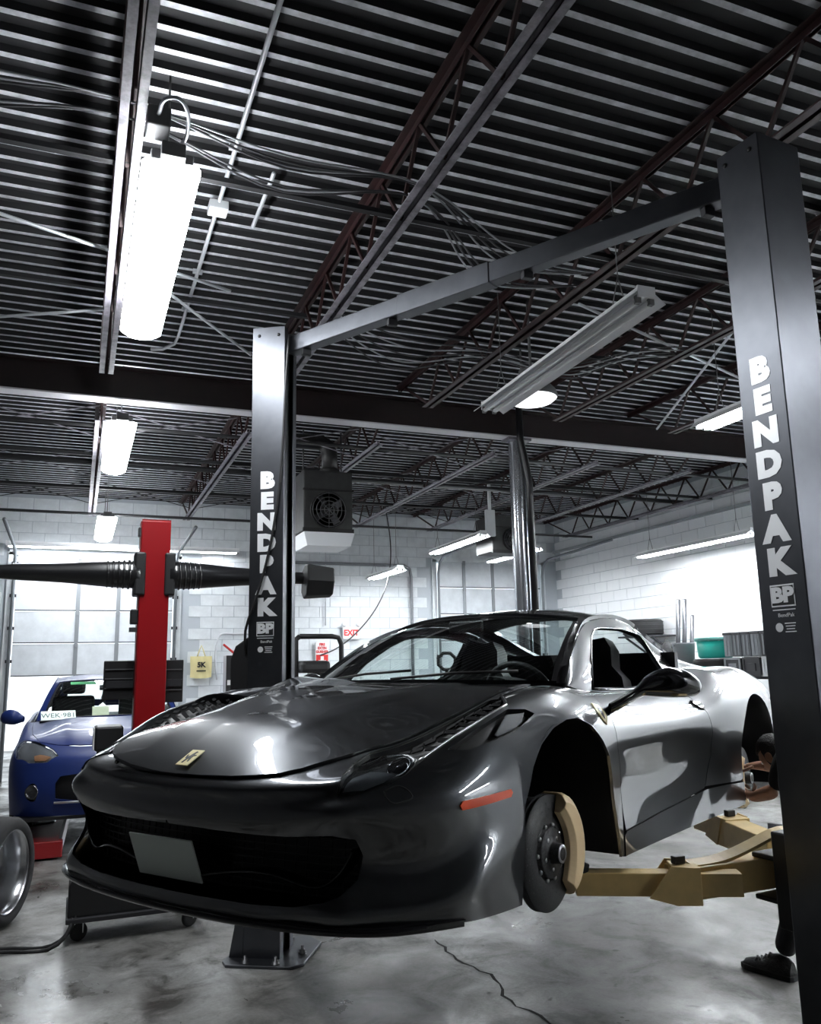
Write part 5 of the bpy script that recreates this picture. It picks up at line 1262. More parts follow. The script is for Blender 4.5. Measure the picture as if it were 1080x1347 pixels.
# ------------------------------------------------------------------ mechanic bent at the rear wheel, behind the right post
CLOTH = mat('black_workwear', (.010, .010, .011), rough=.85, bump=(40, .4))
SKIN = mat('skin', (.50, .27, .18), rough=.5, bump=(160, .06))
HAIR = mat('black_hair', (.010, .008, .007), rough=.6, bump=(120, .9))
per = thing('person', 'person in black work clothes bending to the rear wheel behind the lift post', 'person', (3.6, 3.6, 0))
PB = Vector((3.6, 3.6, 0))
def skin(name, nodes, edges, m, sub=2, root=0):
    me = bpy.data.meshes.new(name); me.from_pydata([tuple(Vector(p[:3]) - PB) for p in nodes], edges, [])
    o = bpy.data.objects.new(name, me); link(o, per)
    bm = bmesh.new(); bm.from_mesh(me); lay = bm.verts.layers.skin.verify()
    bm.verts.ensure_lookup_table()
    for i, v in enumerate(bm.verts):
        r = nodes[i][3]; v[lay].radius = r if isinstance(r, tuple) else (r, r); v[lay].use_root = (i == root)
    bm.to_mesh(me); bm.free()
    md = o.modifiers.new('skin', 'SKIN'); md.use_smooth_shade = True; md.branch_smoothing = .3
    s = o.modifiers.new('sub', 'SUBSURF'); s.levels = sub; s.render_levels = sub
    dg = bpy.context.evaluated_depsgraph_get(); me2 = bpy.data.meshes.new_from_object(o.evaluated_get(dg))
    o.modifiers.clear(); o.data = me2; me2.name = name; me2.materials.clear(); me2.materials.append(m)
    for p in me2.polygons: p.use_smooth = True
    return o
# clothed body: pelvis, bent torso, both legs, sleeves to the elbow
N = [(3.86, 3.24, .90, (.15, .12)),   # 0 pelvis
     (3.86, 3.34, 1.00, (.15, .12)), (3.85, 3.50, 1.10, (.16, .12)), (3.84, 3.62, 1.15, (.15, .11)),   # 1-3 spine
     (3.83, 3.71, 1.155, (.065, .065)),  # 4 neck
     (3.74, 3.26, .86, .11), (3.62, 3.50, .50, .078), (3.56, 3.44, .30, .066), (3.545, 3.63, .12, .055),   # 5-8 near leg (hip, knee, shin, ankle)
     (3.98, 3.20, .86, .11), (4.05, 3.42, .48, .078), (4.03, 3.22, .12, .055),    # 9-11 far leg
     (3.68, 3.63, 1.10, .070), (3.645, 3.66, .93, .058),   # 12-13 near sleeve shoulder, above the elbow
     (4.00, 3.66, 1.12, .070), (3.97, 3.80, 1.01, .056)]   # 14-15 far sleeve
N[6] = (3.58, 3.50, .48, .080); N[7] = (3.55, 3.55, .28, .068)
E_ = [(0, 1), (1, 2), (2, 3), (3, 4), (0, 5), (5, 6), (6, 7), (7, 8), (0, 9), (9, 10), (10, 11), (3, 12), (12, 13), (3, 14), (14, 15)]
skin('clothed_body', N, E_, CLOTH)
def hand(name, wrist, palm_dir, up, arm_from, curl=.5, thumb_side=1):
    """forearm, palm, five separate bent fingers"""
    w = Vector(wrist); d = Vector(palm_dir).normalized(); u = (Vector(up) - d * Vector(up).dot(d)).normalized(); s = d.cross(u) * thumb_side
    nodes = [(*arm_from, .046), (*(Vector(arm_from) * .5 + w * .5), .042), (*w, .030), (*(w + d * .045), (.038, .020)), (*(w + d * .085), (.040, .018))]
    edges = [(0, 1), (1, 2), (2, 3), (3, 4)]
    o = skin(name, nodes, edges, SKIN)
    for i, (off, L) in enumerate(((.030, .072), (.010, .082), (-.010, .076), (-.029, .060))):
        p = w + d * .082 + s * off; pts = [p - d * .015]; dd = d.copy()
        for k, f in enumerate((.45, .33, .25)):
            pts.append(pts[-1] + dd * (L * f + (.015 if k == 0 else 0))); dd = (dd * cos(curl) - u * sin(curl)).normalized()
        skin('finger', [(*q, .0095 - .0008 * k) for k, q in enumerate(pts)], [(0, 1), (1, 2), (2, 3)], SKIN, 1).parent = o
    p = w + d * .03 + s * .026; t1 = (d * .6 + s * .8 - u * .25).normalized(); t2 = (d * .9 + s * .25 - u * .35).normalized()
    skin('thumb', [(*p, .012), (*(p + t1 * .038), .0115), (*(p + t1 * .038 + t2 * .034), .0095), (*(p + t1 * .038 + t2 * .055), .008)], [(0, 1), (1, 2), (2, 3)], SKIN, 1).parent = o
    return o
hand('lower_arm', (3.60, 3.80, .885), (.25, 1.0, .30), (-.7, 0, .6), (3.645, 3.655, .94), .45, 1)
hand('lower_arm', (3.80, 3.93, 1.035), (-.45, .8, -.1), (0, 0, 1), (3.965, 3.79, 1.015), .5, -1)
# head looking down towards the wheel
def head_mesh():
    bm = bmesh.new(); bmesh.ops.create_uvsphere(bm, u_segments=32, v_segments=24, radius=1)
    for v in bm.verts:
        x, y, z = v.co            # y = face forward, z = up
        w = .074 * (1 - .18 * max(0, -z) - .05 * abs(z)); d = .097; h = .118
        fx, fy, fz = x * w, y * d, z * h
        if z < -.2 and y > 0: fy *= 1 - .10 * (-z - .2); fx *= 1 - .22 * (-z - .2)
        if y > .5:                # face plane, brow, eye hollows, nose, mouth, chin
            fy -= .010 * (y - .5)
            nz = math.exp(-((x / .16) ** 2)) * max(0, 1 - abs((z + .18) / .26))
            fy += .026 * nz * (1.2 - (z + .18) * .8)
            fy -= .012 * math.exp(-(((abs(x) - .38) / .15) ** 2 + ((z - .06) / .10) ** 2))
            fy += .006 * math.exp(-((z - .24) / .09) ** 2)
            fy += .008 * math.exp(-((x / .25) ** 2 + ((z + .55) / .07) ** 2)) - .006 * math.exp(-((x / .3) ** 2 + ((z + .62) / .03) ** 2))
            fy += .010 * math.exp(-((x / .25) ** 2 + ((z + .86) / .10) ** 2))
        v.co = (fx, fy, fz)
    me = bpy.data.meshes.new('head'); bm.to_mesh(me); bm.free()
    for p in me.polygons: p.use_smooth = True
    me.materials.append(SKIN); return me
hd = bpy.data.objects.new('head', head_mesh()); link(hd, per)
hf = Vector((-.18, .80, -.62)).normalized(); hr = hf.cross(Vector((0, 0, 1))).normalized(); hu = hr.cross(hf)
Mh = Matrix((hr, hf, hu)).transposed().to_4x4(); Mh.translation = Vector((3.80, 3.80, 1.10)) - PB; hd.matrix_local = Mh
bm = bmesh.new(); bmesh.ops.create_uvsphere(bm, u_segments=28, v_segments=20, radius=1)
dele = [v for v in bm.verts if (v.co.y > .35 and v.co.z < .42) or v.co.z < -.62]
bmesh.ops.delete(bm, geom=dele, context='VERTS')
for v in bm.verts:
    x, y, z = v.co; k = 1 + .03 * sin(x * 19 + z * 13) * cos(y * 17); v.co = (x * .083 * k, y * .107 * k - .004, z * .128 * k + .004)
me = bpy.data.meshes.new('hair'); bm.to_mesh(me); bm.free(); me.materials.append(HAIR)
for p in me.polygons: p.use_smooth = True
hh = bpy.data.objects.new('hair', me); link(hh, hd)
sm = hh.modifiers.new('s', 'SOLIDIFY'); sm.thickness = .012
for s in (-1, 1):
    b = MB(); b.lathe([(0, .010), (.018, .012), (.026, .004), (.024, -.006), (0, -.008)], 16, M=Matrix.Translation((s * .074, -.005, -.005)) @ Matrix.Rotation(s * pi / 2, 4, 'Y') @ Matrix.Scale(1.35, 4, (1, 0, 0))); b.build('ear', SKIN, hd)
    b = MB(); b.lathe([(0, .012), (.007, .009), (.011, 0)], 12, M=Matrix.Translation((s * .028, .078, .007)) @ Matrix.Rotation(-pi / 2, 4, 'X')); b.build('eye', WHITE, hd)
# shoes
def shoe(heel, toe):
    h = Vector(heel) - PB; t_ = Vector(toe) - PB; d = (t_ - h); L = d.length; d.normalize(); n = Vector((-d.y, d.x, 0))
    M = Matrix((n, d, Vector((0, 0, 1)))).transposed().to_4x4(); M.translation = h
    up = bpy.data.objects.new('shoe', None); link(up, per); up.matrix_local = M
    rows = []; K = 14
    for i in range(K + 1):
        t = i / K; y = L * t; w = .034 + .016 * sin(pi * min(1, t * 1.15)) ** .7 if t < .97 else .02
        top = np.interp(t, [0, .08, .25, .42, .6, .8, .93, 1], [.085, .105, .115, .10, .072, .058, .045, .02])
        rows.append([(w * cos(a) * (1 if sin(a) < .5 else .85), y, .026 + max(0, sin(a)) * (top - .02)) for a in np.linspace(0, pi, 13)])
    b = MB(); b.grid(rows, True); b.add(rows[0], [tuple(range(13))]); b.add(rows[-1], [tuple(range(12, -1, -1))]); b.build('upper', mat('shoe_black', (.014, .014, .015), .6, bump=(60, .3)), up)
    out = [(-.040, .0), (-.046, .08), (-.044, .14), (-.052, .21), (-.046, L - .03), (-.02, L + .006), (.02, L + .006), (.046, L - .03), (.052, .21), (.044, .14), (.046, .08), (.040, 0), (.02, -.01), (-.02, -.01)]
    b = MB(); b.prism(out, 0, .028); b.build('sole', RUBBER, up, bevel=.004)
    for k in range(4):
        y = .12 + .026 * k; z = np.interp(y / L, [.25, .42, .6, .8], [.117, .103, .075, .06]); b = MB(); b.tube([(-.03, y, z - .010), (0, y + .006, z + .006), (.03, y, z - .010)], .004, 6); b.build('lace', mat('lace_grey', (.08, .08, .085), .7), up)
shoe((3.560, 3.585, 0), (3.490, 3.865, 0)); shoe((4.05, 3.16, 0), (3.99, 3.45, 0))
# ------------------------------------------------------------------ unit heaters
HEAT = mat('heater_dark_grey', (.03, .03, .03), rough=.5, noise=(6, .6, 4))
HEATIN = mat('heater_black', (.006, .006, .006), rough=.6)
def unit_heater(label, x0, x1, y0, z0, z1, depth, duct):
    t = thing('unit_heater', label, 'heater', ((x0 + x1) / 2, y0, z0)); w = x1 - x0; h = z1 - z0
    b = MB(); b.box(-w / 2, w / 2, 0, depth, 0, h); cb = b.build('cabinet', HEAT, t, bevel=.012)
    b = MB(); b.box(-w / 2 - .012, w / 2 + .012, -.015, .02, h * .66, h * .69); b.box(-w / 2 - .012, w / 2 + .012, -.015, .02, -.02, .03); b.build('cabinet_seam', HEATIN, cb)
    R_ = min(w, h * .66) * .42; cz = h * .34
    T = Matrix.Translation((0, -.004, cz)) @ Matrix.Rotation(pi / 2, 4, 'X')
    b = MB(); b.lathe([(0, -.004), (R_ * 1.02, -.004), (R_ * 1.05, .02), (R_ * 1.10, .02), (R_ * 1.12, -.005)], 36, M=T); b.build('fan_opening', HEATIN, t)
    g = MB()
    for rr in np.linspace(.3, 1.0, 4): g.tube([tuple(T @ Vector((R_ * rr * cos(a), R_ * rr * sin(a), .035))) for a in np.linspace(0, 2 * pi, 29)], .006, 5, cap=False)
    for k in range(8): g.bar(tuple(T @ Vector((0, 0, .035))), tuple(T @ Vector((R_ * 1.05 * cos(k * pi / 4), R_ * 1.05 * sin(k * pi / 4), .025))), .008)
    o = g.build('fan_guard', DARKSTEEL, t); o['kind'] = 'stuff'
    b = MB(); b.lathe([(0, .03), (.07, .03), (.09, .01), (.09, 0)], 20, M=T); b.build('fan_motor', HEATIN, t)
    for k in range(4):
        a = k * pi / 2 + .5; Tb = T @ Matrix.Rotation(a, 4, 'Z') @ Matrix.Rotation(.5, 4, 'X')
        b = MB(); b.box(.06, R_ * .92, -.06, .06, .004, .010, M=Tb); b.build('fan_blade', DARKSTEEL, t)
    for s in (-1, 1):
        b = MB(); b.tube([(s * w * .4, depth * .5, h), (s * w * .4, depth * .5, ZJT - z0)], .010, 6); b.build('hanger_rod', DARKSTEEL, t)
    if duct:
        b = MB(); b.tube([(.05, .12, h - .02), (.05, .12, h + .25), (.03, .14, h + .34), (-.05, .16, h + .40), (-.9, .2, h + .40)], [.10, .10, .105, .10, .10], 18); b.build('flue_duct', HEAT, t)
        b = MB(); b.lathe([(.12, h + .0), (.13, h + .02), (.12, h + .05)], 20, M=Matrix.Translation((.05, .12, 0))); b.build('flue_collar', HEATIN, t)
        b = MB(); b.add([(-w / 2, -.02, -.02), (w / 2 + .02, -.02, -.02), (w / 2 - .06, -.10, -.20), (-w / 2 + .02, -.10, -.20), (-w / 2, depth, -.02), (w / 2 + .02, depth, -.02), (w / 2 - .06, depth - .1, -.20), (-w / 2 + .02, depth - .1, -.20)],
            [(0, 1, 2, 3), (7, 6, 5, 4), (0, 4, 5, 1), (1, 5, 6, 2), (2, 6, 7, 3), (3, 7, 4, 0)]); b.build('air_deflector', mat('deflector_white', (.85, .87, .9), .4), t)
    return t
unit_heater('dark unit heater with round fan and white deflector right of the left lift post', 2.46, 3.08, 9.5, 3.30, 4.05, .55, True)
unit_heater('dark unit heater hung behind the round pipe column', 6.12, 6.85, 11.6, 3.45, 4.05, .6, False)
b = MB(); b.cbox(0, 0, 0, .16, .06, .42); o = b.build('electrical_box', mat('box_white', (.7, .72, .74), .4), loc=(5.93, 11.3, 3.85), bevel=.008); tag(o, 'pale upright electrical box hung left of the heater behind the pipe column', 'electrical box')
b = MB(); b.box(-.02, .02, -.02, .02, .2, .62, ); b.build('strut', FIXW, o)
# ------------------------------------------------------------------ ceiling services
COND = mat('conduit_galvanised', (.62, .64, .67), rough=.35, metal=.4)
def pipe_thing(name, pts, r, m, label, cat, group=None, n=26, smooth=True):
    P = smooth_line(pts, n) if smooth else pts
    b = MB(); b.tube([tuple(p) for p in P], r, 8); return tag(b.build(name, m), label, cat, group)
cd = thing('conduit', 'long thin pale conduit running along the deck beside the near wrap-around light', 'conduit', (.70, 2, 4.60))
b = MB(); b.tube([(0, -3, 0), (0, 5.15, 0), (-.02, 5.28, -.03), (-.12, 5.32, -.08), (-.22, 5.3, -.10)], .014, 8); b.build('pipe', COND, cd)
for y in (.9, 2.3, 3.9, 4.6):
    b = MB(); b.cbox(0, y, .012, .07, .03, .03); b.build('strap', COND, cd)
o = tag(MB().cbox(0, 0, 0, .12, .12, .06).build('junction_box', mat('box_pale', (.72, .74, .76), .4), loc=(.70, 4.92, 4.58), bevel=.006), 'small pale junction box on the conduit right of the near wrap-around light', 'junction box')
pipe_thing('conduit', [(.96, 4.45, 4.60), (.96, 5.1, 4.60)], .014, COND, 'short stub of pale conduit right of the junction box', 'conduit', smooth=False)
o = tag(MB().cbox(0, 0, 0, .105, .13, .10).build('ballast_box', FIXD, loc=(.226, 3.57, 4.15), bevel=.008), 'grey outlet box above the near end of the near wrap-around light', 'outlet box')
pipe_thing('flexible_cable', [(.222, 3.50, 4.15), (.225, 3.43, 4.13), (.245, 3.34, 4.12), (.29, 3.31, 4.11), (.335, 3.37, 4.10), (.35, 3.47, 4.09), (.335, 3.57, 4.07), (.30, 3.60, 4.055)], .009, COND, 'looped grey flexible cable above the near wrap-around light', 'cable', n=30)
WIRE = mat('wire_dark', (.05, .05, .055), .5); WIREP = mat('wire_pale', (.35, .36, .38), .5)
random.seed(3)
wbun = thing('wire_bundle', 'bundle of loose thin wires sagging across the near bay joists above the near wrap-around light', 'wires', (0, 0, 0))
for k in range(7):
    z = 4.22 + .02 * (k % 4); pts = [(-1.6, 3.55 + .03 * k, z + .1), (-.6, 3.5 + .05 * k, z - .03 - .02 * (k % 3)), (.12, 3.6 + .03 * k, z + .03), (.9, 3.65 + .06 * k, z - .04 - .015 * (k % 3)), (1.62, 3.75 + .03 * k, z + .03), (2.4, 4.1 + .08 * k, z - .05), (3.12, 4.3 + .05 * k, z + .03)]
    b = MB(); b.tube([tuple(p) for p in smooth_line(pts, 40)], .006, 6); b.build('wire', WIREP if k % 3 == 0 else WIRE, wbun)
wbun = thing('wire_bundle', 'bundle of loose thin wires looping between joists above the unlit twin-tube fixture', 'wires', (0, 0, 0))
for k in range(5):
    pts = [(1.62, 5.4 + .05 * k, 4.22), (2.3, 5.5 + .1 * k, 4.12 - .02 * k), (3.12, 5.7 + .05 * k, 4.22), (3.7, 5.5, 4.10 - .03 * k), (4.1, 5.2 + .1 * k, 4.16), (4.63, 5.1 + .06 * k, 4.22)]
    b = MB(); b.tube([tuple(p) for p in smooth_line(pts, 40)], .006, 6); b.build('wire', WIREP if k % 2 else WIRE, wbun)
for k, (x0, y0, x1, y1, z) in enumerate(((-1.39, 4.7, .9, 5.6, 4.35), (-1.4, 7.0, .1, 6.2, 4.35), (.35, 5.7, 1.3, 6.9, 4.4), (4.63, 4.4, 6.1, 7.4, 4.3), (3.4, 4.9, 6.1, 5.9, 4.33))):
    pipe_thing('ceiling_conduit', [(x0, y0, z), (x1, y1, z)], .012, COND, ['slanting thin conduit crossing left of and over the near wrap-around light', 'slanting thin conduit at the left edge just before the red beam', 'slanting thin conduit right of the far end of the near wrap-around light', 'slanting thin conduit left of the right lift post, steeper one', 'slanting thin conduit left of the right lift post, flatter one'][k], 'conduit', 'slanting conduits in the near bay', smooth=False)
for k, (y, z) in enumerate(((9.0, 4.24), (10.9, 4.30), (12.2, 4.24), (13.6, 4.12))):
    pipe_thing('ceiling_pipe', [(X0, y, z), (X1, y, z)], .022 if k != 1 else .035, mat('black_iron_pipe', (.03, .03, .032), .5), ['nearest', 'second nearest thicker', 'third nearest', 'farthest'][k] + ' straight dark pipe crossing the far bay under its joists', 'pipe', 'dark pipes crossing the far bay', smooth=False)
# pipes at the back wall
BW = Y1 - .05
pipe_thing('wall_pipe', [(3.1, BW, 3.62), (5.9, BW, 3.62), (6.02, BW, 3.55), (6.05, BW, 3.4), (6.05, BW, 1.2)], .03, mat('pipe_grey', (.22, .23, .25), .5), 'grey pipe running along the back wall and down beside the far roller door', 'pipe', smooth=False)
pipe_thing('wall_conduit', [(4.30, BW, 4.1), (4.30, BW, 2.45)], .012, COND, 'thin conduit down the back wall to the exit sign', 'conduit', smooth=False)
pipe_thing('wall_conduit', [(2.9, BW, 3.4), (2.9, BW, 1.4)], .02, COND, 'thin conduit down the back wall just right of the left lift post', 'conduit', smooth=False)
pipe_thing('hanging_cable', [(5.15, 14.0, 4.69), (5.22, 13.9, 3.5), (5.05, 13.9, 2.9), (4.6, 13.9, 2.3), (4.1, 13.9, 1.95), (3.9, 13.9, 1.88)], .012, WIRE, 'black cable hanging in a long curve in front of the exit sign wall', 'cable', n=40)
pipe_thing('wall_conduit', [(2.32, BW, 1.5), (2.32, BW, 2.2), (2.36, BW, 2.28), (2.5, BW, 2.30), (2.9, BW, 2.30)], .018, COND, 'bent conduit on the back wall between tote bag and left lift post', 'conduit', n=40)
# ------------------------------------------------------------------ signs and things on the back wall
SIGNR = mat('sign_red', (.62, .02, .02), .5)
def wall_board(name, x0, x1, z0, z1, m, label, cat, y=BW):
    b = MB(); b.box(-(x1 - x0) / 2, (x1 - x0) / 2, -.03, 0, 0, z1 - z0); o = b.build(name, m, loc=((x0 + x1) / 2, y, z0), bevel=.006); return tag(o, label, cat)
def on_board(o, txt, size, m, x, z, y=-.032, name='lettering', bold=.004, sx=1):
    return text_obj(name, txt, size, m, o, frame((x, y, z), (1, 0, 0), (0, 0, 1)), sx=sx, depth=.002, bold=bold)
ex = wall_board('exit_sign', 4.63, 4.96, 2.19, 2.42, mat('exit_sign_white', (.85, .85, .85), .4), 'small white EXIT sign with red letters on the back wall', 'exit sign')  # plain white board face
on_board(ex, 'EXIT', .15, SIGNR, 0, .115, bold=.006, sx=.95)
for s in (-1, 1):
    b = MB(); b.lathe([(0, .05), (.04, .04), (.05, 0), (.03, -.03), (0, -.03)], 14, M=Matrix.Translation((s * .14, -.03, .27)) @ Matrix.Rotation(pi / 2 - .4, 4, 'X')); b.build('emergency_lamp', FIXW, ex)
fe = wall_board('fire_extinguisher_sign', 4.10, 4.35, 1.70, 2.14, mat('sign_white', (.85, .85, .85), .5), 'white and red fire extinguisher arrow sign on the back wall', 'sign')
b = MB(); b.box(-.115, .115, -.033, -.029, .015, .21); b.build('red_field', SIGNR, fe)
b = MB(); T = frame((0, -.035, .11), (1, 0, 0), (0, 0, 1)); b.prism([(-.03, .07), (-.03, .0), (-.075, .0), (0, -.075), (.075, 0), (.03, 0), (.03, .07)], 0, .003, M=T); b.build('arrow', WHITE, fe)
for k, tx in enumerate(('FIRE', 'EXTIN', 'GUISHER')): on_board(fe, tx, .066, SIGNR, 0, .395 - .067 * k, bold=.003, sx=.9)
tb = thing('tote_bag', 'pale yellow tote bag hanging on the back wall right of the red column', 'bag', (2.03, BW - .02, 1.55))
b = MB(); rows = []
for i in range(9):
    t = i / 8; rows.append([(x * (.19 - .015 * t) + .01 * sin(5 * x + 3 * t), -.03 - .03 * (1 - x * x) * (1 - .5 * t) + .006 * sin(9 * x + 7 * t), .36 * t - .02 * (1 - t) * (1 - x * x)) for x in np.linspace(-1, 1, 13)])
b.grid(rows, True); b.grid([[(p[0], .0, p[2]) for p in r] for r in rows], True, flip=True); b.build('bag_body', mat('tote_yellow', (.74, .66, .34), .8), tb)
b = MB(); b.tube([(-.07, -.03, .35), (-.035, -.025, .46), (0, -.02, .55), (.035, -.025, .46), (.07, -.03, .35)], .010, 6); b.build('handle', mat('tote_yellow', (.7, .6, .3)), tb)
on_board(tb, '5K', .12, BLACK, 0, .21, y=-.075, bold=.006); b = MB(); b.box(-.08, .08, -.070, -.066, .10, .118); b.build('print_line', BLACK, tb)
cb = thing('control_cabinet', 'grey control cabinet with a red lever left of the left lift post', 'cabinet', (2.30, 13.9, 0))
b = MB(); b.box(-.0, .42, 0, .3, .6, 1.90); b.build('body', mat('cabinet_grey', (.30, .31, .33), .5), cb, bevel=.01)
b = MB(); b.box(.0, .10, -.02, 0, .7, 1.9); b.build('door_strip', PLAS, cb)
b = MB(); b.bar((.14, -.03, 1.92), (-.06, -.05, 2.08), .03); b.build('red_lever', SIGNR, cb)
b = MB(); b.box(.02, .07, -.03, -.02, 1.42, 1.50); b.build('label_tag', WHITE, cb)
b = MB(); b.box(.0, .42, 0, .3, 0, .6); b.build('plinth', DARKSTEEL_, cb)
hp = thing('hoop_stand', 'black tubular hoop frame with a padded seat behind the left lift post', 'equipment', (3.05, 11.0, 0))
b = MB(); b.tube([(.34, 0, .05), (.34, 0, 1.98), (.30, 0, 2.07), (.2, 0, 2.09), (-.25, 0, 2.09)], .035, 10); b.build('hoop', PLAS, hp)
b = MB(); b.tube([(-.25, 0, 2.09), (-.30, 0, 2.05), (-.30, 0, .05)], .035, 10); b.build('rear_leg', PLAS, hp)
b = MB(); b.box(-.28, .12, -.25, .2, 1.60, 1.76); b.build('seat_pad', LEATHER, hp, bevel=.05)
b = MB(); b.box(-.3, .34, -.05, .2, 0, .06); b.box(-.1, .1, -.05, .15, .06, 1.62); b.build('pedestal', PLAS, hp)
oc = thing('equipment_stand', 'small dark octagonal ring on a post seen through the sports car side window', 'equipment', (4.80, 10.6, 0))
b = MB(); b.tube([(.14 * cos(a), 0, 1.72 + .12 * sin(a)) for a in np.linspace(pi / 8, 2 * pi + pi / 8, 9)], .025, 8, cap=False); b.build('octagon_ring', PLAS, oc); b = MB(); b.tube([(0, 0, .02), (0, 0, 1.60)], .03, 8); b.build('post', PLAS, oc)
b = MB(); b.lathe([(0, .03), (.25, .02), (.26, 0)], 20); b.build('foot', PLAS, oc)
# ------------------------------------------------------------------ storage along the right wall
sh = thing('storage_bench', 'long low bench along the white right wall carrying tyres, tubs and crates', 'bench', (8.75, 9.6, 0))
b = MB(); b.box(-.35, .40, -1.6, 1.3, 1.40, 1.44); b.build('bench_top', DARKSTEEL_, sh)
for x in (-.3, .35):
    for y in (-1.5, -.2, 1.2):
        b = MB(); b.box(x - .025, x + .025, y - .025, y + .025, 0, 1.40); b.build('leg', DARKSTEEL_, sh)
b = MB(); b.box(-.35, .40, -1.6, 1.3, .4, .43); b.build('lower_shelf', DARKSTEEL_, sh)
def tyre(label, x, y, z, r, w, group=None):
    t = thing('tyre', label, 'tyre', (x, y, z), 0, group); ri = r * .62
    b = MB(); b.lathe([(ri, 0), (ri + .02, 0), (r - .03, .0), (r, .03), (r, w - .03), (r - .03, w), (ri + .02, w), (ri, w), (ri, 0)], 36); b.build('carcass', RUBBER, t)
    b = MB()
    for k in range(4):
        zz = .035 + (w - .07) * k / 3; b.lathe([(r, zz - .006), (r + .006, zz - .004), (r + .006, zz + .004), (r, zz + .006)], 36)
    o = b.build('tread_band', mat('tread', (.022, .022, .023), .85), t); o['kind'] = 'stuff'
    return t
tyre('black tyre lying on the bench under the teal tub', 8.38, 9.32, 1.44, .30, .24)
tyre('second black tyre on the bench, behind the crate', 8.96, 8.98, 1.44, .30, .26)
ws = thing('wall_shelf', 'small wall shelf holding one tyre above the sports car roof line', 'shelf', (9.15, 11.75, 2.10))
b = MB(); b.box(-.30, .23, -.45, .45, -.03, 0); b.build('board', DARKSTEEL_, ws)
for s in (-.35, .35):
    b = MB(); b.bar((.23, s, -.3), (-.2, s, -.03), .03); b.build('bracket', DARKSTEEL_, ws)
tyre('black tyre lying on the wall shelf above the sports car roof line', 9.05, 11.75, 2.10, .34, .27)
tl = thing('storage_tub', 'translucent teal tub with a black rim on top of the tyre on the bench', 'tub', (8.40, 9.32, 1.685))
TEAL = mat('teal_plastic', (.02, .42, .34), rough=.35)
b = MB(); b.lathe([(0, 0), (.21, 0), (.235, .03), (.25, .25), (.24, .25), (.225, .03), (0, .012)], 32); b.build('body', TEAL, tl)
b = MB(); b.lathe([(.25, .24), (.275, .245), (.275, .285), (.25, .29), (0, .30)], 32); b.build('lid', mat('teal_lid', (.10, .30, .27), .4), tl)
for k in range(12):
    a = 2 * pi * k / 12; b = MB(); b.cbox(.25 * cos(a), .25 * sin(a), .265, .03, .03, .05); b.build('lid_clip', mat('clip_pale', (.55, .7, .65), .4), tl)
gb_ = thing('grey_bin', 'grey upright bin left of the tyre under the teal tub', 'bin', (8.30, 9.86, 1.44))
b = MB(); b.lathe([(0, 0), (.13, 0), (.16, .46), (.17, .48), (.15, .48), (.12, .02), (0, .015)], 28); b.build('body', mat('bin_grey', (.22, .23, .25), .5), gb_)
b = MB(); b.tube([(.16, 0, .44), (.10, .15, .42), (-.1, .15, .42), (-.16, 0, .44)], .008, 6); b.build('handle', DARKSTEEL, gb_)
cl = MB(); random.seed(11); rows = []
for i in range(9):
    t = i / 8; rows.append([((.20 * sin(pi * t) + .02) * cos(a) * (1 + .25 * sin(3 * a + 5 * t)), (.20 * sin(pi * t) + .02) * sin(a) * (1 + .2 * cos(4 * a + 2 * t)), .5 - .5 * t + .04 * sin(2 * a)) for a in np.linspace(0, 2 * pi, 19)])
cl.grid(rows, True); o = cl.build('cloth_heap', mat('cloth_black', (.012, .012, .013), .85, bump=(30, .6)), loc=(8.33, 10.27, 1.46)); tag(o, 'black crumpled cloth heap on the bench end beside the metal poles', 'cloth')
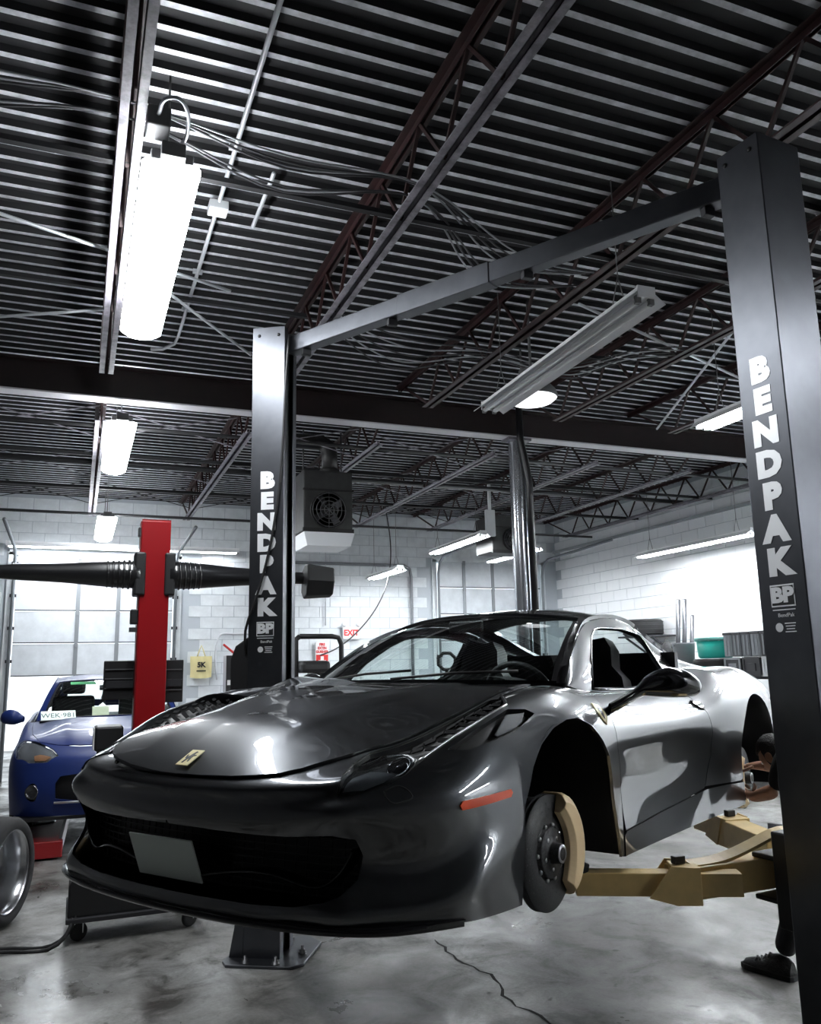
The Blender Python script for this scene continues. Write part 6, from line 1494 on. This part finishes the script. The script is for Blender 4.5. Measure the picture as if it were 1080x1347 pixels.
for k, (x, y, z1, r) in enumerate(((8.62, 10.42, 2.60, .035), (8.66, 10.32, 2.60, .035), (8.70, 10.22, 2.34, .03))):
    o = thing('metal_pole', ['tallest-left bright metal pole leaning by the right wall', 'second tall bright metal pole, right of the first by the right wall', 'shorter bright metal pole leaning by the right wall'][k], 'pole', (x, y, 1.44))
    b = MB(); b.tube([(0, 0, 0), (.12, 0, z1 - 1.44)], r, 12); b.build('shaft', mat('pole_grey', (.10, .10, .11), .35, metal=.6), o)
    b = MB(); b.tube([(.12, 0, z1 - 1.44), (.122, 0, z1 - 1.43)], r * .8, 12); b.build('end_plug', PLAS, o)
TUB = [mat('tub_grey', (.16, .17, .185), .45), mat('tub_pale', (.28, .30, .32), .45), mat('tub_dark', (.04, .04, .045), .45)]
for k in range(6):
    t = thing('storage_bin', ['first', 'second', 'third', 'fourth', 'fifth', 'sixth'][k] + ' upright ribbed grey storage bin from the left on the black crates', 'bin', (8.42, 8.90 - .165 * k, 1.70), 0, 'upright bins on the crates')
    b = MB(); b.box(-.18, .18, -.075, .075, 0, .30); b.build('body', TUB[(1, 0, 0, 1, 2, 2)[k]], t, bevel=.012); b = MB(); b.box(-.19, .19, -.079, .079, .29, .325); b.build('rim', TUB[2], t, bevel=.005)
    for q in range(2):
        b = MB(); b.box(-.19, -.18, -.05 + .06 * q, -.03 + .06 * q, .02, .28); b.build('rib', TUB[1], t)
for k in range(3):
    t = thing('crate', ['pale framed square crate on the bench right of the tyre', 'black crate on the bench under the ribbed bins, middle one', 'white crate on the bench, nearest the right lift post'][k], 'crate', (8.42, 8.86 - .34 * k, 1.44))
    m = (TUB[1], TUB[2], mat('crate_white', (.7, .72, .74), .5))[k]
    b = MB(); b.box(-.16, .16, -.15, .15, .0, .24); b.build('body', TUB[2] if k < 2 else m, t, bevel=.01)
    b = MB(); b.box(-.17, -.16, -.15, .15, .22, .25); b.box(-.17, -.16, -.15, .15, 0, .03); b.box(-.17, -.16, -.15, -.12, .03, .22); b.box(-.17, -.16, .12, .15, .03, .22); b.build('face_frame', m, t)
    b = MB(); b.cbox(-.165, 0, .12, .01, .14, .10); b.build('face_panel', m, t, bevel=.003)
